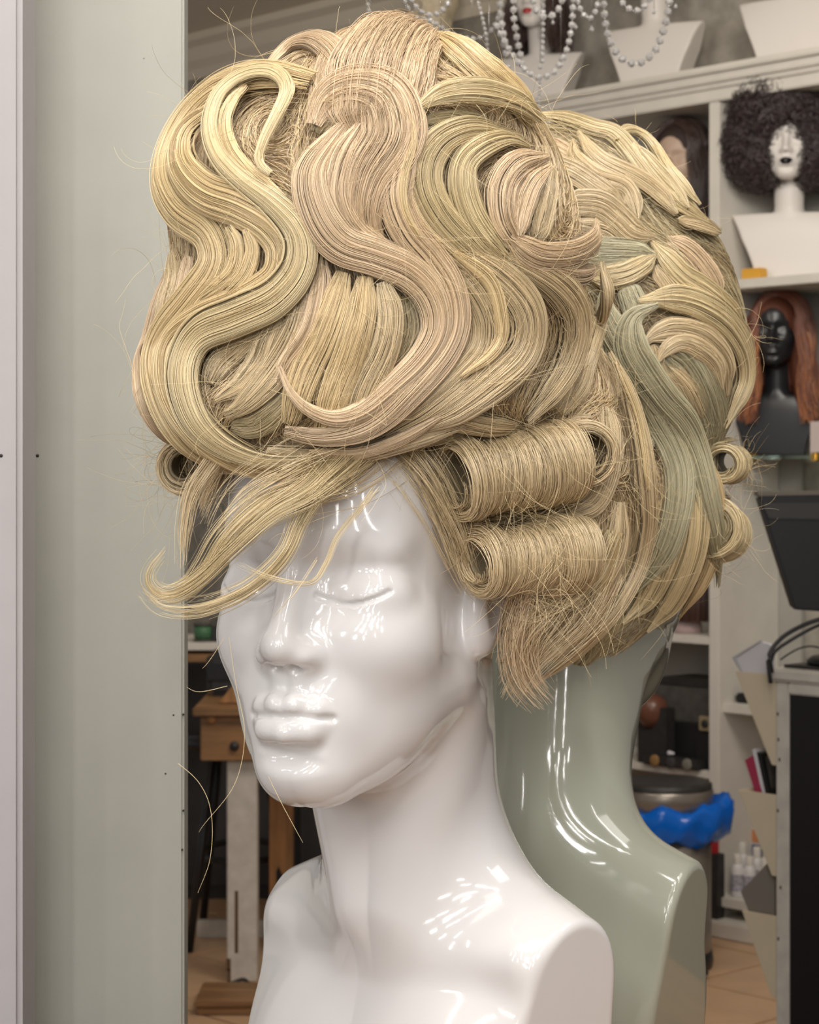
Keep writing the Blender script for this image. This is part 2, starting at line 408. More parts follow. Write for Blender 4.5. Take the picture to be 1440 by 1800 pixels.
FLOW = []
def make_lock(parent, vol, near, tone, width, lift, cps, thick=.24, dens=1.0, ends=(0.6, 0.6), flat=False, name='hair_lock', rad=.00017):
    """one styled lock: a grooved body and the strands that lie over it; width in image pixels (list along the lock)"""
    L = sum(math.dist(a[:2], b[:2]) for a, b in zip(cps[:-1], cps[1:]))
    M = int(np.clip(L / 9, 14, 70)); s = np.linspace(0, 1, M)
    wl = width if isinstance(width, (list, tuple)) else [width]
    w = np.interp(s, np.linspace(0, 1, len(wl)), wl)
    ll = lift if isinstance(lift, (list, tuple)) else [lift]
    lf = np.interp(s, np.linspace(0, 1, len(ll)), ll) * .001
    P, T, N, B, D = lock_frame(vol, near, cps, M, lf)
    FLOW.append((P, T, N))
    wm = w * D / F / 2
    taper = np.minimum(1, ends[0] + (1 - ends[0]) * np.minimum(1, s / .16)) * np.minimum(1, ends[1] + (1 - ends[1]) * np.minimum(1, (1 - s) / .16))
    wm = wm * taper
    th = np.clip(wm * 2 * thick, .002, .016)
    rng = np.random.default_rng(abs(hash((int(cps[0][0]), int(cps[0][1]), int(cps[-1][0]), M))) % 2 ** 31)
    nc = max(3, int(np.mean(wl) / 8))
    cl = (np.arange(nc) + rng.uniform(-.3, .3, nc) + .5) / nc * 2 - 1            # clump centres
    ch = rng.uniform(.45, 1.25, nc)
    def height(a):
        j = np.argmin(np.abs(a[..., None] - cl), -1)
        g = np.cos(np.clip((a - cl[j]) * nc / 2, -1, 1) * math.pi / 2 * 1.5)
        return np.sqrt(np.maximum(0, 1 - a * a)) + .09 * g * ch[j] - .06
    # body
    K = 14; ang = np.linspace(0, 2 * math.pi, K, endpoint=False)
    ca, sa = np.cos(ang), np.sin(ang)
    hh = np.where(sa >= 0, sa * .80, sa * .55); bt = np.clip(np.minimum(s / .14, (1 - s) / .14), .04, 1) ** .6
    V = P[:, None] + B[:, None] * (ca * .93)[None, :, None] * (wm * bt)[:, None, None] + N[:, None] * (hh[None, :, None] * (th * bt)[:, None, None] - .0003)
    V = V.reshape(-1, 3)
    i = np.arange(M - 1)[:, None] * K + np.arange(K)[None]; j = np.arange(M - 1)[:, None] * K + (np.arange(K)[None] + 1) % K
    Qd = np.stack([i, j, j + K, i + K], -1).reshape(-1, 4)
    me = np_mesh(name, V - np.array(parent.location), Qd)
    uvl = me.uv_layers.new(name='UVMap')
    li = np.empty(len(me.loops), np.int32); me.loops.foreach_get('vertex_index', li)
    tt = np.stack([(li // K) / M * L / 100, np.sin((li % K) / K * math.pi) * np.mean(wl) / 60], 1).astype(np.float32)
    uvl.data.foreach_set('uv', tt.ravel())
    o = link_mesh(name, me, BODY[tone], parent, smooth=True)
    # strands
    n = max(10, int(np.mean(wl) * 3.4 * dens))
    c = rng.integers(0, nc, n)
    a0 = np.clip(cl[c] + rng.normal(0, .42, n) / nc * 1.6, -.995, .995)
    a0[: n // 3] = rng.uniform(-1, 1, n // 3)
    ph = rng.uniform(0, 6.28, n); am = rng.normal(0, .04, n) * np.where(rng.random(n) < .14, 5, 1); ly = rng.uniform(-.12, .10, n) + np.where(rng.random(n) < .10, rng.uniform(0, .35, n), 0)
    t0 = rng.uniform(0, .12, n) ** 1.0 * (rng.random(n) < .8); t1 = 1 - rng.uniform(0, .16, n) * (rng.random(n) < .85)
    m = M
    S = t0[:, None] + (t1 - t0)[:, None] * np.linspace(0, 1, m)[None]
    fi = S * (M - 1); i0 = np.minimum(fi.astype(int), M - 2); f = (fi - i0)[..., None]
    ip = lambda A: A[i0] * (1 - f) + A[i0 + 1] * f
    ip1 = lambda A: A[i0] * (1 - f[..., 0]) + A[i0 + 1] * f[..., 0]
    aa = a0[:, None] + am[:, None] * np.sin(S * 5 + ph[:, None])
    aa = np.clip(aa, -1.14, 1.14)
    hgt = height(np.clip(aa, -1, 1)) + ly[:, None] - .35 * (np.abs(aa) > .985)
    X = ip(P) + ip(B) * (aa * ip1(wm))[..., None] + ip(N) * (hgt * ip1(th))[..., None]
    R = np.full((n, m), rad) * np.interp(np.linspace(0, 1, m), [0, .85, 1], [1, 1, .45])[None]
    st = curves_obj('strand', (X - np.array(parent.location)).reshape(-1, 3), [m] * n, R.ravel(), STRAND[tone], None)
    st.parent = o
    return o

def parse(text):
    for line in text.strip().splitlines():
        line = line.split('#')[0].strip()
        if not line: continue
        head, pts = line.split(':')
        h = head.split()
        cps = [tuple(float(x) for x in q.split(',')) for q in pts.split()]
        yield h[0], [float(x) for x in h[1].split('-')], [float(x) for x in h[2].split('/')], cps

# ---------------------------------------------------------------- front wig
VOL_A = Volume([
    (600, 590, 1.290, 318, 205, .105, 0),
    (640, 380, 1.290, 335, 275, .108, 0),
    (700, 260, 1.290, 235, 195, .100, 0),
    (830, 500, 1.300, 190, 290, .095, 0),
    (935, 800, 1.345, 165, 250, .075, 0),
    (1000, 930, 1.36, 98, 200, .060, 10),
    (340, 810, 1.31, 45, 55, .035, 0),
    (500, 712, 1.238, 225, 92, .050, 0),
    (745, 690, 1.250, 170, 82, .050, 0),
], .022)
wig = empty('wig', tuple(px(720, 800, 1.30)), 0, 'tall pale blonde wig of sculpted waves and side rolls on the front white bust', 'wig')
V, Q = surface_net(VOL_A, (-.22, 1.10, 1.28), (.16, 1.50, 1.72), .004)
cap_m = mat('tan_wig_padding', (.44, .33, .20), rough=.85, noise=.35, nscale=260, bump=.5)
link_mesh('wig_padding', np_mesh('wig_padding', V - np.array(wig.location), Q), cap_m, wig, smooth=True)

LOCKS_A = """
# crown
p 150-200-170 2 : 735,62 700,80 672,130 660,190 655,250
y 70-85-60 5 : 770,78 800,100 845,140 895,180 925,225
p 60-70-55 3 : 640,60 600,95 580,150 570,220
p 14-44-60-45 3/6/6/6 : 462,148 489,118 529,92 565,88 597,110 605,140 594,170
g 40-45 5 : 560,130 575,160 585,200 560,240
# left outer edge
p 16-40-45-40-40 3 : 316,452 290,520 271,590 256,640 256,690 275,735 312,768 356,790
a 50-60-45 4 : 318,440 322,490 308,540 296,590
p 30-36-30 5 : 345,450 335,500 322,545
# left outer S
y 70-90-95-85-80-85-85-75-60-45 9 : 560,160 493,152 428,165 372,205 332,262 318,320 340,370 385,405 400,450 390,490 355,540 318,590 300,650 315,715 355,765 420,797 500,808
# second S
y 50-70-80-75-70-75-75-70-60-50 12 : 405,205 352,245 345,300 385,345 442,365 488,395 512,440 500,497 442,540 380,568 335,610 322,665 338,715 390,760 470,790 570,790 640,765
y 26-34-30 15 : 425,395 437,430 433,475 415,505 380,535
y 22-30-26 15 : 452,400 462,440 450,490 420,530
# loop and main S
g 22-26-30-34-36-40-60-70-80-80-72-60-50-40 16 : 493,315 472,297 482,261 507,218 524,182 510,160 484,154 449,164 417,187 400,218 397,254 412,292 446,325 496,360 530,398 541,440 530,490 495,535 440,562 385,588 356,630 345,680 362,728 405,758 470,775 545,772
y 24-30-24 13 : 452,176 428,200 415,235 424,275 455,312 510,352
# inside the left loop
a 40-60-50-20 6 : 500,545 482,590 462,640 430,680 385,705
a 50-64-60-30 7 : 540,515 530,572 505,625 472,675 430,712 402,725
p 40-48-46-40 9 : 566,455 562,515 545,578 510,632 488,680
a 50-60-50 4 : 470,560 430,600 395,640 372,680
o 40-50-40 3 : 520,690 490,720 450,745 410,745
# fan in the middle loop
y 44-56-60-50 9 : 605,482 590,535 568,590 540,650 508,735
y 44-58-62-52 11 : 640,490 632,560 604,645 562,745
a 40-48-52-44 13 : 668,500 680,560 664,630 612,738
o 60-80-70 3 : 715,520 725,580 705,640 660,690
# central peach lock
p 50-80-110-120-110-80-60 10 : 560,232 583,190 632,172 680,190 690,250 650,320 640,380 660,430
p 16-50-72-80-70-66-60-50-44-36-26-14 8/14/15/15/15/15/15 : 632,200 590,255 556,310 566,370 602,424 660,450 712,478 748,525 755,580 730,632 690,672 636,710 585,725 540,715 512,690 498,652
p 50-60-62-60-62-64-60-52-40 13 : 690,200 712,245 700,300 692,350 712,402 750,450 782,505 788,565 765,625 718,680 650,728 570,748 500,742
p 40-60-60-50-40 12 : 640,230 610,290 600,350 630,405 690,445
y 14-18-20-16-10 17 : 716,215 719,262 703,318 704,368 728,412
a 30-46-50-46-30 9 : 470,772 560,782 650,770 740,748 810,730
p 20-30-30-16 12 : 540,768 620,770 700,748 770,715
# right side arch
g 20-44-52-46-30 14 : 727,203 768,180 824,176 880,192 926,228
o 30-40-36 4 : 738,222 790,215 850,222
g 16-46-60-60-56-50 4/10/10/10 : 905,244 862,234 810,232 768,252 745,290 745,335 768,380 812,425 860,470
g 16-46-56-54-50 4/11/11/11 : 920,262 885,248 840,258 806,285 800,325 815,375 845,420 885,462
a 30-38-42-40-36 12 : 722,222 706,280 706,337 730,391 772,434 822,478
# right sweep
a 50-64-72-74-70-60-50 7 : 724,400 782,460 830,515 850,566 840,622 805,665 745,706 670,748
a 50-66-76-80-76-64-50 9 : 790,425 855,474 900,521 915,566 900,622 860,668 795,708 720,738
a 40-56-66-70-66-56-46 11 : 880,452 942,485 980,528 988,575 975,629 946,676 905,722
y 20-26-26-22-14 14 : 790,440 850,490 868,545 868,590 842,635 800,668
a 40-50-44 6 : 700,700 770,720 840,735 900,740
# peach curl at right
p 30-60-64-56-44 13 : 935,288 890,302 868,338 872,390 898,436
p 20-36-40-34-24 16 : 935,308 911,337 899,377 893,420
a 40-56-60-50 8 : 950,300 940,350 930,395 925,430
p 40-56-58-50-30 14 : 880,420 925,452 975,450 1008,425 1010,395
p 40-50-46-30 12 : 900,445 945,475 990,485 1018,472
# strip at right
a 30-46-50-50-46-40 9 : 1030,462 1040,521 1022,583 1008,637 1000,680 975,725
a 30-40-46-44-36 7 : 1000,500 1002,560 995,620 985,680 960,730
a 24-36-44-50-52-50-46-40-34-26 11 : 1046,632 1072,680 1090,738 1103,799 1109,868 1108,920 1092,990 1058,1055 1005,1118 948,1170
y 14-18-18-14 14 : 1052,650 1082,720 1098,790 1104,860
# behind and below the rolls
a 60-70-60 2 : 1060,720 1060,800 1040,870 1000,900
a 40-60-60-40 5 : 1080,880 1070,960 1030,1030 970,1078 920,1092
p 40-56-54-30 6 : 1075,980 1035,1060 985,1110 930,1140 890,1150
y 18-30-30-14 9 : 1072,930 1050,1010 1010,1065 955,1088 910,1085
# temple hair, from the hairline back
a 40-60-50 3 : 700,775 750,790 800,785 860,780
a 34-40-40-30 2 : 730,800 760,860 800,920 830,985
a 34-44-40-30 3 : 720,780 760,830 810,890 850,930
a 30-36-30 3 : 790,930 815,990 850,1040 890,1075
# lower edge over the brow and left temple
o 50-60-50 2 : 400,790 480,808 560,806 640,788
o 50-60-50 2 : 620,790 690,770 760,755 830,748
"""
for tone, wd, lf, cps in parse(LOCKS_A):
    make_lock(wig, VOL_A, 1.12, tone, wd, lf, cps)

PAD = {}
PAD['a'] = (V, Q)
def make_roll(parent, tone, A, Bp, r0, r1, turns=1.6, name='hair_roll', vol_d=(1.25, 1.29), hole=.45, n=800, tail=None):
    """a roll of hair wound round the axis from image point A to Bp (distances vol_d)"""
    a = np.array(px(*A, vol_d[0])); b = np.array(px(*Bp, vol_d[1])); ax = b - a; L = np.linalg.norm(ax); ax /= L
    e1 = norm(np.cross(ax, [0, 0, 1.0])); e2 = np.cross(e1, ax)
    if e1[1] > 0: e1 = -e1                                  # e1 towards the camera
    rr0, rr1 = r0 * vol_d[0] / F, r1 * vol_d[1] / F
    rng = np.random.default_rng(int(A[0] * 7 + A[1]))
    # body: an open spiral tube
    nu, nv = 26, 44; th = np.linspace(0, turns * 2 * math.pi, nv)
    def point(t, ang, k):
        r = (rr0 + (rr1 - rr0) * t) * k * (1 + .10 * np.sin(np.clip(t, 0, 1) * 3.14) - .05)
        return a + ax * (t * L)[..., None] + (e1 * np.cos(ang)[..., None] + e2 * np.sin(ang)[..., None]) * r[..., None]
    tq, aq = np.meshgrid(np.linspace(0, 1, nu), th, indexing='ij')
    kq = .88 * (1 - (1 - hole) * aq / th[-1])
    V = point(tq, aq + math.pi * .6, kq).reshape(-1, 3)
    i = (np.arange(nu - 1)[:, None] * nv + np.arange(nv - 1)[None])
    Qd = np.stack([i, i + 1, i + 1 + nv, i + nv], -1).reshape(-1, 4)
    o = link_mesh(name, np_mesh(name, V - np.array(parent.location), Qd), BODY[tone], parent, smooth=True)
    md = o.modifiers.new('thickness', 'SOLIDIFY'); md.thickness = .0015; md.offset = 0
    m = 48
    t = np.sort(rng.uniform(-.02, 1.02, n)); cc = np.sort(rng.uniform(0, 1, 15)); cl = cc[np.argmin(np.abs(t[:, None] - cc[None]), 1)]; t = t * .62 + cl * .38 + rng.normal(0, .006, n)
    st = rng.uniform(-.5, .35, n); S = np.linspace(0, 1, m)[None]
    ang = (st[:, None] + S * turns * 2 * math.pi * rng.uniform(.9, 1.05, n)[:, None])
    k = 1.0 * (1 - (1 - hole) * np.clip(ang / th[-1], -.05, 1.05)) + rng.normal(0, .022, n)[:, None] + .05 * np.sin(t * 9 + 1)[:, None] + .03 * np.sin(t * 31)[:, None]
    tt = t[:, None] + rng.normal(0, .07, n)[:, None] * S + .022 * np.sin(ang * .9 + (cl * 7)[:, None]) + .012 * np.sin(ang * 1.7 + rng.uniform(0, 6, n)[:, None])
    X = point(tt, ang + math.pi * .6, k)
    ne = int(n * .55)                                        # coils that fill the open end
    te = rng.uniform(-.03, .10, ne); ke = rng.uniform(hole * 1.12, 1.03, ne); s0 = rng.uniform(0, 6.28, ne); ln = rng.uniform(2.0, 6.0, ne)
    ange = s0[:, None] + ln[:, None] * S
    te = te - .05 * (1 - ke) * 0
    Xe = point(te[:, None] + .02 * np.sin(ange * .8 + s0[:, None]) + (.10 * (1 - ke))[:, None], ange, ke[:, None] * (1 + .04 * np.sin(ange * 1.5 + s0[:, None] * 3)))
    sel = rng.integers(0, n, 70)
    ctr = a + ax * np.clip(((X[sel] - a) @ ax), 0, L)[..., None]
    for q in range(0, 70, 7):
        FLOW.append((X[sel[q]], norm(np.gradient(X[sel[q]], axis=0)), norm(X[sel[q]] - ctr[q])))
    X = np.concatenate([X, Xe]); n = len(X)
    sobj = curves_obj('strand', (X - np.array(parent.location)).reshape(-1, 3), [m] * n, np.full(n * m, .00018), STRAND[tone])
    sobj.parent = o
    return o

make_roll(wig, 'a', (808, 842), (1010, 800), 76, 84, vol_d=(1.225, 1.265), hole=.6)
make_roll(wig, 'a', (845, 988), (1020, 962), 66, 88, vol_d=(1.235, 1.275), hole=.45)
make_roll(wig, 'a', (1030, 798), (1025, 775), 60, 54, vol_d=(1.255, 1.33), hole=.6, n=300)
make_roll(wig, 'a', (322, 822), (375, 812), 50, 54, vol_d=(1.25, 1.31), hole=.45, n=300)

def under_layer(parent, vol, V, n, tones, flow, seed, front=True, length=(8, 16)):
    """the loose hair between the locks: strands that follow the flow of the nearest locks over the padding"""
    from mathutils import kdtree
    rng = np.random.default_rng(seed)
    FP = np.concatenate([f[0] for f in flow]); FT = np.concatenate([f[1] for f in flow])
    G = grad(vol, V.astype(np.float32)); ok = np.ones(len(V), bool)
    if front: ok = (G * norm(V - CAMP)).sum(1) < .35
    V = V[ok]; G = G[ok]
    T = np.zeros_like(V)
    for i in range(0, len(V), 1500):
        d2 = ((V[i:i + 1500, None] - FP[None]) ** 2).sum(-1)
        w = np.exp(-d2 / (2 * .013 ** 2)) + 1e-9 / (d2 + 1e-4)
        T[i:i + 1500] = (w @ FT) / w.sum(1, keepdims=True)
    T = norm(T - G * (T * G).sum(1, keepdims=True))
    kd = kdtree.KDTree(len(V))
    for i, v in enumerate(V): kd.insert(v, i)
    kd.balance()
    idx = rng.integers(0, len(V), n)
    P = V[idx] + rng.normal(0, .002, (n, 3)); lift = rng.uniform(.0004, .0035, n)
    jit = rng.normal(0, .22, (n, 3)); out = []
    M = 13
    k = idx.copy()
    for s in range(M):
        g = G[k]
        f = vol(P.astype(np.float32))
        P = P - g * (f - lift)[:, None]
        out.append(P.copy())
        P = P + norm(T[k] + jit) * .0042
        k = np.array([kd.find(p)[1] for p in P])
    X = np.stack(out, 1)
    for j, tn in enumerate(tones):
        x = X[j::len(tones)]
        curves_obj('loose_under_layer', (x - np.array(parent.location)).reshape(-1, 3), [M] * len(x), np.full(x.shape[0] * M, .00017), STRAND[tn], parent)

def wisp(parent, tone, width, cps, n, rad=.00014, spread=.8, name='fringe_wisp'):
    """a thin loose wisp in free air: image points with their own distance"""
    M = 40
    C = spline(np.array(cps, float), M)
    P = CAMP + uv_ray(C) * C[:, 2:3]
    T = norm(np.gradient(P, axis=0)); view = norm(P - CAMP); B = norm(np.cross(T, view)); s = np.linspace(0, 1, M)
    w = np.interp(s, np.linspace(0, 1, len(width)), width) * C[:, 2] / F / 2
    rng = np.random.default_rng(int(cps[0][0] * 3 + cps[-1][1]))
    a = rng.normal(0, .5, n).clip(-1.3, 1.3)[:, None]; b = rng.normal(0, .35, n)[:, None]
    ph = rng.uniform(0, 6.28, (n, 2))
    a = a + .22 * np.sin(s[None] * 4 + ph[:, :1]) * spread; b = b + .2 * np.sin(s[None] * 5 + ph[:, 1:])
    X = P[None] + B[None] * (a * w[None])[..., None] + view[None] * (b * w[None])[..., None]
    cut = rng.uniform(.72, 1.0, n); st = rng.uniform(0, .06, n)
    fi = (st[:, None] + (cut - st)[:, None] * s[None]) * (M - 1); i0 = np.minimum(fi.astype(int), M - 2); f = (fi - i0)[..., None]
    r = np.arange(n)[:, None]
    X = X[r, i0] * (1 - f) + X[r, i0 + 1] * f
    return curves_obj(name, (X - np.array(parent.location)).reshape(-1, 3), [M] * n, np.tile(rad * np.interp(s, [0, .7, 1], [1, 1, .5]), n), STRAND[tone], parent)

def flyaways(parent, flow, n, seed, tone, length=(.02, .075), rad=.00008, name='stray_hair', curl=(15, 120)):
    rng = np.random.default_rng(seed); M = 20
    FP = np.concatenate([f[0] for f in flow]); FT = np.concatenate([f[1] for f in flow]); FN = np.concatenate([f[2] for f in flow])
    i = rng.integers(0, len(FP), n)
    side = norm(np.cross(FT[i], FN[i]))
    d = norm(FT[i] * rng.choice([-1, 1], n)[:, None] * rng.uniform(.2, 1, n)[:, None] + FN[i] * rng.uniform(.0, .8, n)[:, None] + side * rng.normal(0, .55, n)[:, None])
    ax = norm(rng.normal(0, 1, (n, 3))); L = rng.uniform(*length, n); k = rng.uniform(*curl, n) * rng.choice([-1, 1], n)
    k = np.where(rng.random(n) < .7, k * .35, k)
    P = FP[i] + FN[i] * .004 + side * rng.normal(0, .004, n)[:, None]; out = []
    for s in range(M):
        out.append(P.copy()); h = L / M
        d = norm(d + np.cross(ax, d) * (k * h)[:, None] + rng.normal(0, .05, (n, 3)))
        P = P + d * h[:, None]
    X = np.stack(out, 1)
    return curves_obj(name, (X - np.array(parent.location)).reshape(-1, 3), [M] * n, np.tile(rad * np.linspace(1, .5, M), n), STRAND[tone], parent)

under_layer(wig, VOL_A, PAD['a'][0], 16000, 'apy', FLOW, 5)
for tone, width, n, cps in [
    ('g', [90, 80, 50, 36, 32, 34, 36, 26], 120, [(670, 740, 1.245), (615, 800, 1.208), (547, 862, 1.178), (475, 904, 1.17), (402, 969, 1.17), (348, 1020, 1.175), (300, 1046, 1.18), (268, 1034, 1.18), (262, 1006, 1.18), (294, 962, 1.18)]),
    ('g', [80, 60, 44, 40, 36, 34], 80, [(670, 745, 1.245), (580, 815, 1.205), (457, 885, 1.175), (395, 941, 1.17), (359, 998, 1.175), (330, 1034, 1.18), (280, 1052, 1.18), (250, 1040, 1.18)]),
    ('g', [80, 56, 36, 30, 32, 40, 34], 90, [(690, 735, 1.245), (632, 800, 1.208), (568, 860, 1.183), (529, 915, 1.18), (507, 966, 1.175), (471, 1009, 1.175), (420, 1045, 1.175), (348, 1071, 1.175), (283, 1067, 1.175), (252, 1035, 1.175)]),
    ('o', [34, 34, 30, 20, 8], 80, [(665, 740, 1.245), (612, 808, 1.205), (564, 858, 1.185), (536, 890, 1.18), (518, 941, 1.178), (500, 980, 1.178)]),
    ('g', [16, 14, 12, 12, 18], 18, [(665, 850, 1.185), (640, 884, 1.182), (594, 941, 1.18), (572, 991, 1.175), (543, 1024, 1.17), (471, 1013, 1.17), (410, 985, 1.17)]),
    ('a', [130, 140, 110, 80], 110, [(700, 740, 1.245), (620, 800, 1.21), (520, 842, 1.185), (440, 885, 1.18), (390, 960, 1.18)]),
    ('a', [36, 34, 26, 16], 50, [(380, 795, 1.2), (336, 861, 1.2), (322, 923, 1.2), (318, 1000, 1.2)]),
    ('a', [40, 40, 30], 50, [(400, 800, 1.215), (370, 850, 1.215), (350, 910, 1.215)]),
    ('g', [6, 6, 6], 5, [(560, 980, 1.17), (520, 1040, 1.165), (470, 1100, 1.165)]),
    ('a', [70, 80, 70, 60, 50], 150, [(1040, 1020, 1.30), (1010, 1080, 1.295), (965, 1130, 1.29), (925, 1175, 1.285), (890, 1235, 1.285)]),
    ('p', [60, 70, 70, 60], 130, [(930, 1040, 1.27), (915, 1100, 1.27), (912, 1150, 1.275), (925, 1200, 1.28), (962, 1245, 1.285)]),
    ('a', [60, 70, 60], 110, [(1000, 1010, 1.28), (960, 1070, 1.272), (925, 1115, 1.272), (900, 1180, 1.28)]),
    ('g', [40, 50, 40, 30], 60, [(1075, 930, 1.29), (1040, 1010, 1.278), (985, 1062, 1.27), (915, 1092, 1.265)]),
    ('a', [60, 60, 50, 40], 90, [(1080, 1000, 1.31), (1045, 1070, 1.30), (1000, 1120, 1.295), (955, 1160, 1.29)]),
    ('a', [90, 90, 80, 60], 170, [(690, 770, 1.235), (745, 835, 1.225), (790, 920, 1.235), (825, 1010, 1.25), (850, 1050, 1.258)]),
]:
    wisp(wig, tone, width, cps, n, rad=.0001 if cps[1][2] < 1.2 else .00014)
for pts in [[(398, 1090), (414, 1200), (430, 1290), (412, 1380), (350, 1462), (345, 1500), (385, 1513), (445, 1498)],
            [(300, 1330), (350, 1375), (372, 1430), (370, 1510), (345, 1580), (336, 1625)],
            [(470, 1360), (500, 1420), (555, 1520)], [(395, 1120), (360, 1170), (335, 1185)], [(400, 1205), (350, 1215), (325, 1205)]]:
    wisp(wig, 'y', [2, 2], [(u, v, 1.19) for u, v in pts], 1, rad=.00013, name='long_stray_hair')
flyaways(wig, FLOW, 1100, 3, 'y', rad=.0001)
flyaways(wig, FLOW[-45:], 260, 4, 'a', length=(.015, .05), curl=(40, 260))
# ---------------------------------------------------------------- rear wig: mirror image of the front wig, built as a second one
VOL_B = Volume([
    (1000, 430, 1.58, 195, 205, .100, 0),
    (1085, 560, 1.58, 205, 240, .105, 0),
    (1120, 640, 1.58, 180, 200, .100, 0),
    (1110, 870, 1.57, 145, 225, .085, 0),
    (1000, 1040, 1.55, 140, 130, .060, 0),
], .02)
wig2 = empty('wig', tuple(px(1080, 800, 1.58)), 0, 'mirror image of the front blonde wig seen from behind, built as a second greenish wig at the right', 'wig')
V, Q = surface_net(VOL_B, (-.05, 1.40, 1.25), (.30, 1.72, 1.74), .0045)
link_mesh('wig_padding', np_mesh('wig_padding', V - np.array(wig2.location), Q), cap_m, wig2, smooth=True)
LOCKS_B = """
g 30-40-44-40-30 8 : 925,222 988,222 1040,238 1080,252 1132,316 1176,362 1213,388 1250,416
g 20-36-40-40-30 8 : 1076,262 1092,244 1118,252 1136,270 1155,300 1190,343 1216,372
a 30-40-40-30 6 : 1008,258 1010,284 1046,316 1092,333 1109,362 1115,392
a 24-34-40-36 9 : 1015,250 1050,290 1109,321 1150,353 1178,388
g 34-40-34 10 : 1100,270 1130,300 1165,340 1195,380
a 40-48-50-40 5 : 935,285 1002,306 1051,338 1094,366
p 30-34-30 3 : 960,250 1000,275 1040,300
a 44-54-50-40 8 : 985,362 1046,364 1080,387 1109,414 1144,424
a 40-48-44-36 5 : 1005,392 1060,404 1092,426 1132,434
s 50-60-56-44 7 : 1010,442 1075,448 1118,452 1148,456
g 36-44-44-30 9 : 1040,490 1092,486 1127,470 1146,456
g 30-44-50-50-40 6 : 1140,430 1170,462 1196,490 1233,515 1271,550 1300,590
a 20-30-24 8 : 1180,396 1215,405 1250,420
p 40-60-70-60 1 : 1170,420 1210,450 1240,490 1262,530
a 40-40-34 3 : 1150,470 1180,510 1215,540
g 40-50-54-50-44-30 9 : 1120,532 1176,528 1219,540 1260,568 1288,613 1294,662 1277,706 1256,745
a 24-32-30-20 6 : 1285,560 1302,600 1304,650 1288,700
s 40-60-64-60-60-60-60-56-50-40 12 : 1150,540 1112,560 1108,605 1130,648 1159,691 1188,735 1206,800 1220,867 1236,950 1236,1018
a 16-46-56-50-40 6 : 1130,612 1145,592 1185,582 1230,598 1262,636 1266,690
a 12-32-40-36-26 8 : 1150,640 1165,615 1190,600 1219,610 1248,638 1256,680
a 34-40-40 4 : 1146,605 1152,650 1185,700
s 70-90-80 1 : 1150,600 1205,640 1240,720 1250,790
a 40-60-50 3 : 1170,640 1205,680 1232,740
s 36-50-54-54-56-56-50-44-30 10 : 1072,490 1066,535 1083,580 1109,622 1130,670 1150,720 1172,780 1186,840 1180,908 1157,975 1107,1036
s 40-46-44 6 : 1100,500 1115,540 1120,575
s 40-50-50-40 5 : 1060,560 1075,640 1090,720 1100,790
s 36-50-50-34 8 : 1145,700 1138,750 1118,790 1090,810
g 40-54-54-50-40 4 : 1105,790 1098,870 1080,950 1050,1020
o 40-50-50-40 2 : 1110,820 1125,900 1110,980 1070,1050
g 40-50-54-50-36 7 : 1170,760 1185,860 1170,960 1135,1040 1085,1090
g 40-50-54-50-36 9 : 1195,780 1213,880 1205,970 1172,1045 1122,1098
y 30-44-46-40-28 8 : 1228,800 1244,880 1240,960 1215,1025 1180,1070
o 50-60-60-40 3 : 1120,960 1085,1040 1040,1095 1000,1130
o 50-60-50-30 4 : 1080,1050 1055,1100 1025,1145 990,1180
o 40-50-40-24 2 : 1130,1050 1100,1090 1075,1110 1050,1130
y 30-36-30-14 5 : 1010,1110 990,1150 960,1180 925,1200
"""
nA = len(FLOW)
for tone, wd, lf, cps in parse(LOCKS_B):
    make_lock(wig2, VOL_B, 1.38, tone, wd, lf, cps, rad=.00018, dens=1.1, thick=.17, ends=(.25, .25))
make_roll(wig2, 'g', (1270, 815), (1292, 812), 36, 40, vol_d=(1.52, 1.60), hole=.5, n=240)
make_roll(wig2, 'g', (1250, 925), (1276, 935), 56, 62, vol_d=(1.52, 1.60), hole=.4, n=300)
under_layer(wig2, VOL_B, V, 8000, 'agso', FLOW[nA:], 6)
flyaways(wig2, FLOW[nA:], 420, 8, 'y', rad=.0001, length=(.01, .04), curl=(30, 220))
# ------------------------------------------------------------------ the shop, a mirror image built as real geometry: plane of the shelf wall runs at 47 degrees to the view
S0 = np.array([.414, 7.4]); SA = math.atan2(-.733, .68)
SE = np.array([math.cos(SA), math.sin(SA)]); SB = np.array([-math.sin(SA), math.cos(SA)])
def shelf_pt(u, v, back=0.0):
    """(along, back, height) in the frame of the shelf wall of the point seen at u, v"""
    k = (u - 720) / F
    D = (S0 @ SB + back) / (k * SB[0] + SB[1])
    p = np.array([k * D, D]) - S0
    return float(p @ SE), back, EYE - (v - HZ) * D / F
def shelf_world(t, b, z):
    q = S0 + t * SE + b * SB
    return Vector((q[0], q[1], z))

